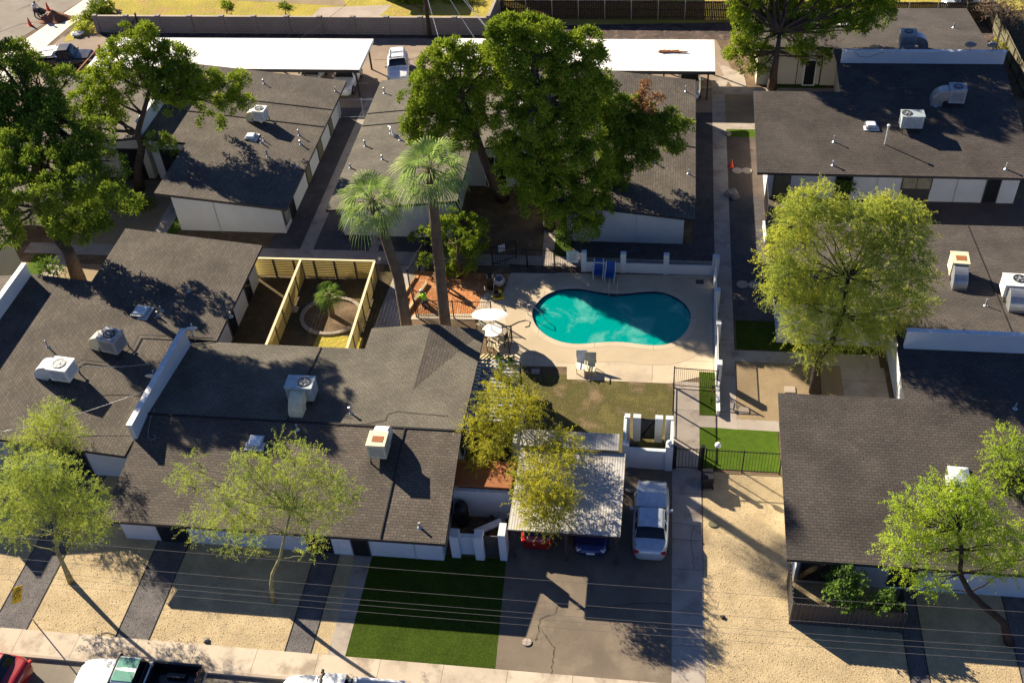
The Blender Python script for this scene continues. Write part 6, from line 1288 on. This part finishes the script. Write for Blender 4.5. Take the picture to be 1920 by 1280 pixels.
root = empty('bicycle', (3.5, 44.0, 0), 'reddish bicycle leaning inside the white wall by the gate turf', 'bicycle', rz=R(84))
for x in (-.52, .52):
    mb = MB(); n = 20; ring_ = [(x+.33*math.cos(2*math.pi*k/n), 0, .34+.33*math.sin(2*math.pi*k/n)) for k in range(n+1)]; mb.tube(ring_, .022, 6); mb.build('wheel', M['tyre'], root)
mb = MB()
for a, b in (((-.52, 0, .34), (-.12, 0, .32)), ((-.12, 0, .32), (-.22, 0, .85)), ((-.22, 0, .78), (.34, 0, .8)), ((-.12, 0, .32), (.36, 0, .72)), ((-.52, 0, .34), (-.2, 0, .72)), ((.52, 0, .34), (.33, 0, .95))): mb.tube([a, b], .022, 6)
mb.build('frame', M['pred'], root); mb = MB(); mb.box((-.23, 0, .9), (.26, .13, .06)); mb.build('saddle', M['plastic'], root); mb = MB(); mb.bar((.3, -.28, 1.0), (.3, .28, 1.0), .03); mb.build('handlebar', M['black'], root)

# ================================================================== people
def figure(label, p, rz, joints, edges, radii, parts):
    """one continuous skinned body; joints in metres, local frame (+x = facing)"""
    root = empty('person', p, label, 'person', None, rz); names = list(joints)
    me = bpy.data.meshes.new('body'); me.from_pydata([joints[n] for n in names], [(names.index(a), names.index(b)) for a, b in edges], []); o = bpy.data.objects.new('body', me); col.objects.link(o); o.parent = root
    me.materials.append(M['skin']); sk = o.modifiers.new('skin', 'SKIN'); sd = o.modifiers.new('sub', 'SUBSURF'); sd.levels = 1; sd.render_levels = 1
    for i, n in enumerate(names): me.skin_vertices[0].data[i].radius = radii[n] if isinstance(radii[n], tuple) else (radii[n], radii[n]); me.skin_vertices[0].data[i].use_root = (n == 'pelvis')
    for nm, mt, chain in parts:
        mb = MB()
        for pts, rs in chain: mb.tube(pts, rs, 12)
        mb.build(nm, M[mt], root, smooth=True)
    return root
def person(label, p, rz, J, shirt, pants, hat):
    rad = dict(pelvis=(.14, .11), waist=(.13, .10), chest=(.16, .11), neck=.06, head=(.095, .105), crown=.07, shl=.06, shr=.06, ell=.042, elr=.042, wrl=.03, wrr=.03, hal=.03, har=.03, hipl=.09, hipr=.09, knl=.06, knr=.06, anl=.04, anr=.04, tol=.035, tor=.035)
    E_ = [('pelvis','waist'),('waist','chest'),('chest','neck'),('neck','head'),('head','crown'),('chest','shl'),('chest','shr'),('shl','ell'),('shr','elr'),('ell','wrl'),('elr','wrr'),('wrl','hal'),('wrr','har'),('pelvis','hipl'),('pelvis','hipr'),('hipl','knl'),('hipr','knr'),('knl','anl'),('knr','anr'),('anl','tol'),('anr','tor')]
    parts = [('shirt', shirt, [([J['pelvis'], J['waist'], J['chest'], J['neck']], [.17, .165, .20, .09]), ([J['chest'], J['shl'], J['ell']], [.10, .085, .062]), ([J['chest'], J['shr'], J['elr']], [.10, .085, .062])]),
             ('trousers', pants, [([J['waist'], J['pelvis']], [.165, .175]), ([J['pelvis'], J['hipl'], J['knl'], J['anl']], [.12, .115, .082, .065]), ([J['pelvis'], J['hipr'], J['knr'], J['anr']], [.12, .115, .082, .065])]),
             ('shoes', 'plastic', [([J['anl'], J['tol']], [.058, .05]), ([J['anr'], J['tor']], [.058, .05])]),
             (hat[0], hat[1], [([Vector(J['head'])+Vector((0, 0, .03)), J['crown'], Vector(J['crown'])+Vector((0, 0, .06))], [.115, .115, .05])])]
    r = figure(label, p, rz, J, E_, rad, parts)
    mb = MB()
    for nm, el in (('hal', 'wrl'), ('har', 'wrr')):
        h0 = Vector(J[nm]); d = (h0-Vector(J[el])).normalized(); s = d.cross(Vector((0, 0, 1))); s = s.normalized() if s.length > .05 else Vector((0, 1, 0))
        for k in range(4): mb.tube([h0+s*(k-1.5)*.02, h0+s*(k-1.5)*.024+d*(.05+.01*(k in (1, 2)))-Vector((0, 0, .012)), h0+s*(k-1.5)*.022+d*.075-Vector((0, 0, .035))], [.010, .009, .007], 6)
        mb.tube([h0+s*.03, h0+s*.055+d*.03, h0+s*.05+d*.055], [.011, .010, .008], 6)
    mb.build('fingers', M['skin'], r, smooth=True)
    mb = MB(); hd = Vector(J['head']); mb.lathe(hd+Vector((.1, 0, -.01)), [(0, -.03), (.018, -.01), (.0, .02)], 8)
    for s in (-1, 1): mb.lathe(hd+Vector((0, s*.10, -.03)), [(0, 0), (.02, .02), (0, .06)], 8)
    mb.build('face_features', M['skin'], r)
    return r
stand = dict(pelvis=(0, 0, .95), waist=(.06, 0, 1.08), chest=(.16, 0, 1.32), neck=(.26, 0, 1.47), head=(.33, 0, 1.60), crown=(.35, 0, 1.70), shl=(.18, .19, 1.38), shr=(.18, -.19, 1.38), ell=(.32, .24, 1.12), elr=(.34, -.24, 1.12), wrl=(.55, .18, 1.0), wrr=(.55, -.18, .98), hal=(.62, .16, .97), har=(.62, -.16, .95), hipl=(0, .10, .90), hipr=(0, -.10, .90), knl=(.10, .13, .50), knr=(-.08, -.12, .48), anl=(.02, .14, .09), anr=(-.22, -.12, .10), tol=(.18, .15, .04), tor=(-.06, -.13, .04))
person('person in a pale shirt and dark trousers working beside the wheelbarrow in the street', at(71, 33, 0), R(-25), stand, 'shirt', 'denim', ('hair', 'plastic'))
kneel = dict(pelvis=(-.05, 0, .42), waist=(.02, 0, .55), chest=(.22, 0, .74), neck=(.36, 0, .84), head=(.47, 0, .90), crown=(.52, 0, .99), shl=(.26, .19, .78), shr=(.26, -.19, .78), ell=(.45, .24, .52), elr=(.45, -.24, .52), wrl=(.66, .16, .33), wrr=(.64, -.14, .30), hal=(.72, .14, .29), har=(.70, -.12, .26), hipl=(-.05, .10, .40), hipr=(-.05, -.10, .40), knl=(.32, .14, .12), knr=(.28, -.14, .10), anl=(-.12, .14, .08), anr=(-.16, -.14, .08), tol=(-.26, .14, .03), tor=(-.3, -.14, .03))
person('person in a lime hi-vis vest and white hard hat kneeling on the dug dirt', at(798, 574, 0), R(125), kneel, 'hivis', 'denim', ('hard_hat', 'acwhite'))
person('person in dark clothes standing beside the right palm trunk in the dug dirt', at(832, 538, 0), R(170), stand, 'denim', 'denim', ('hair', 'plastic'))
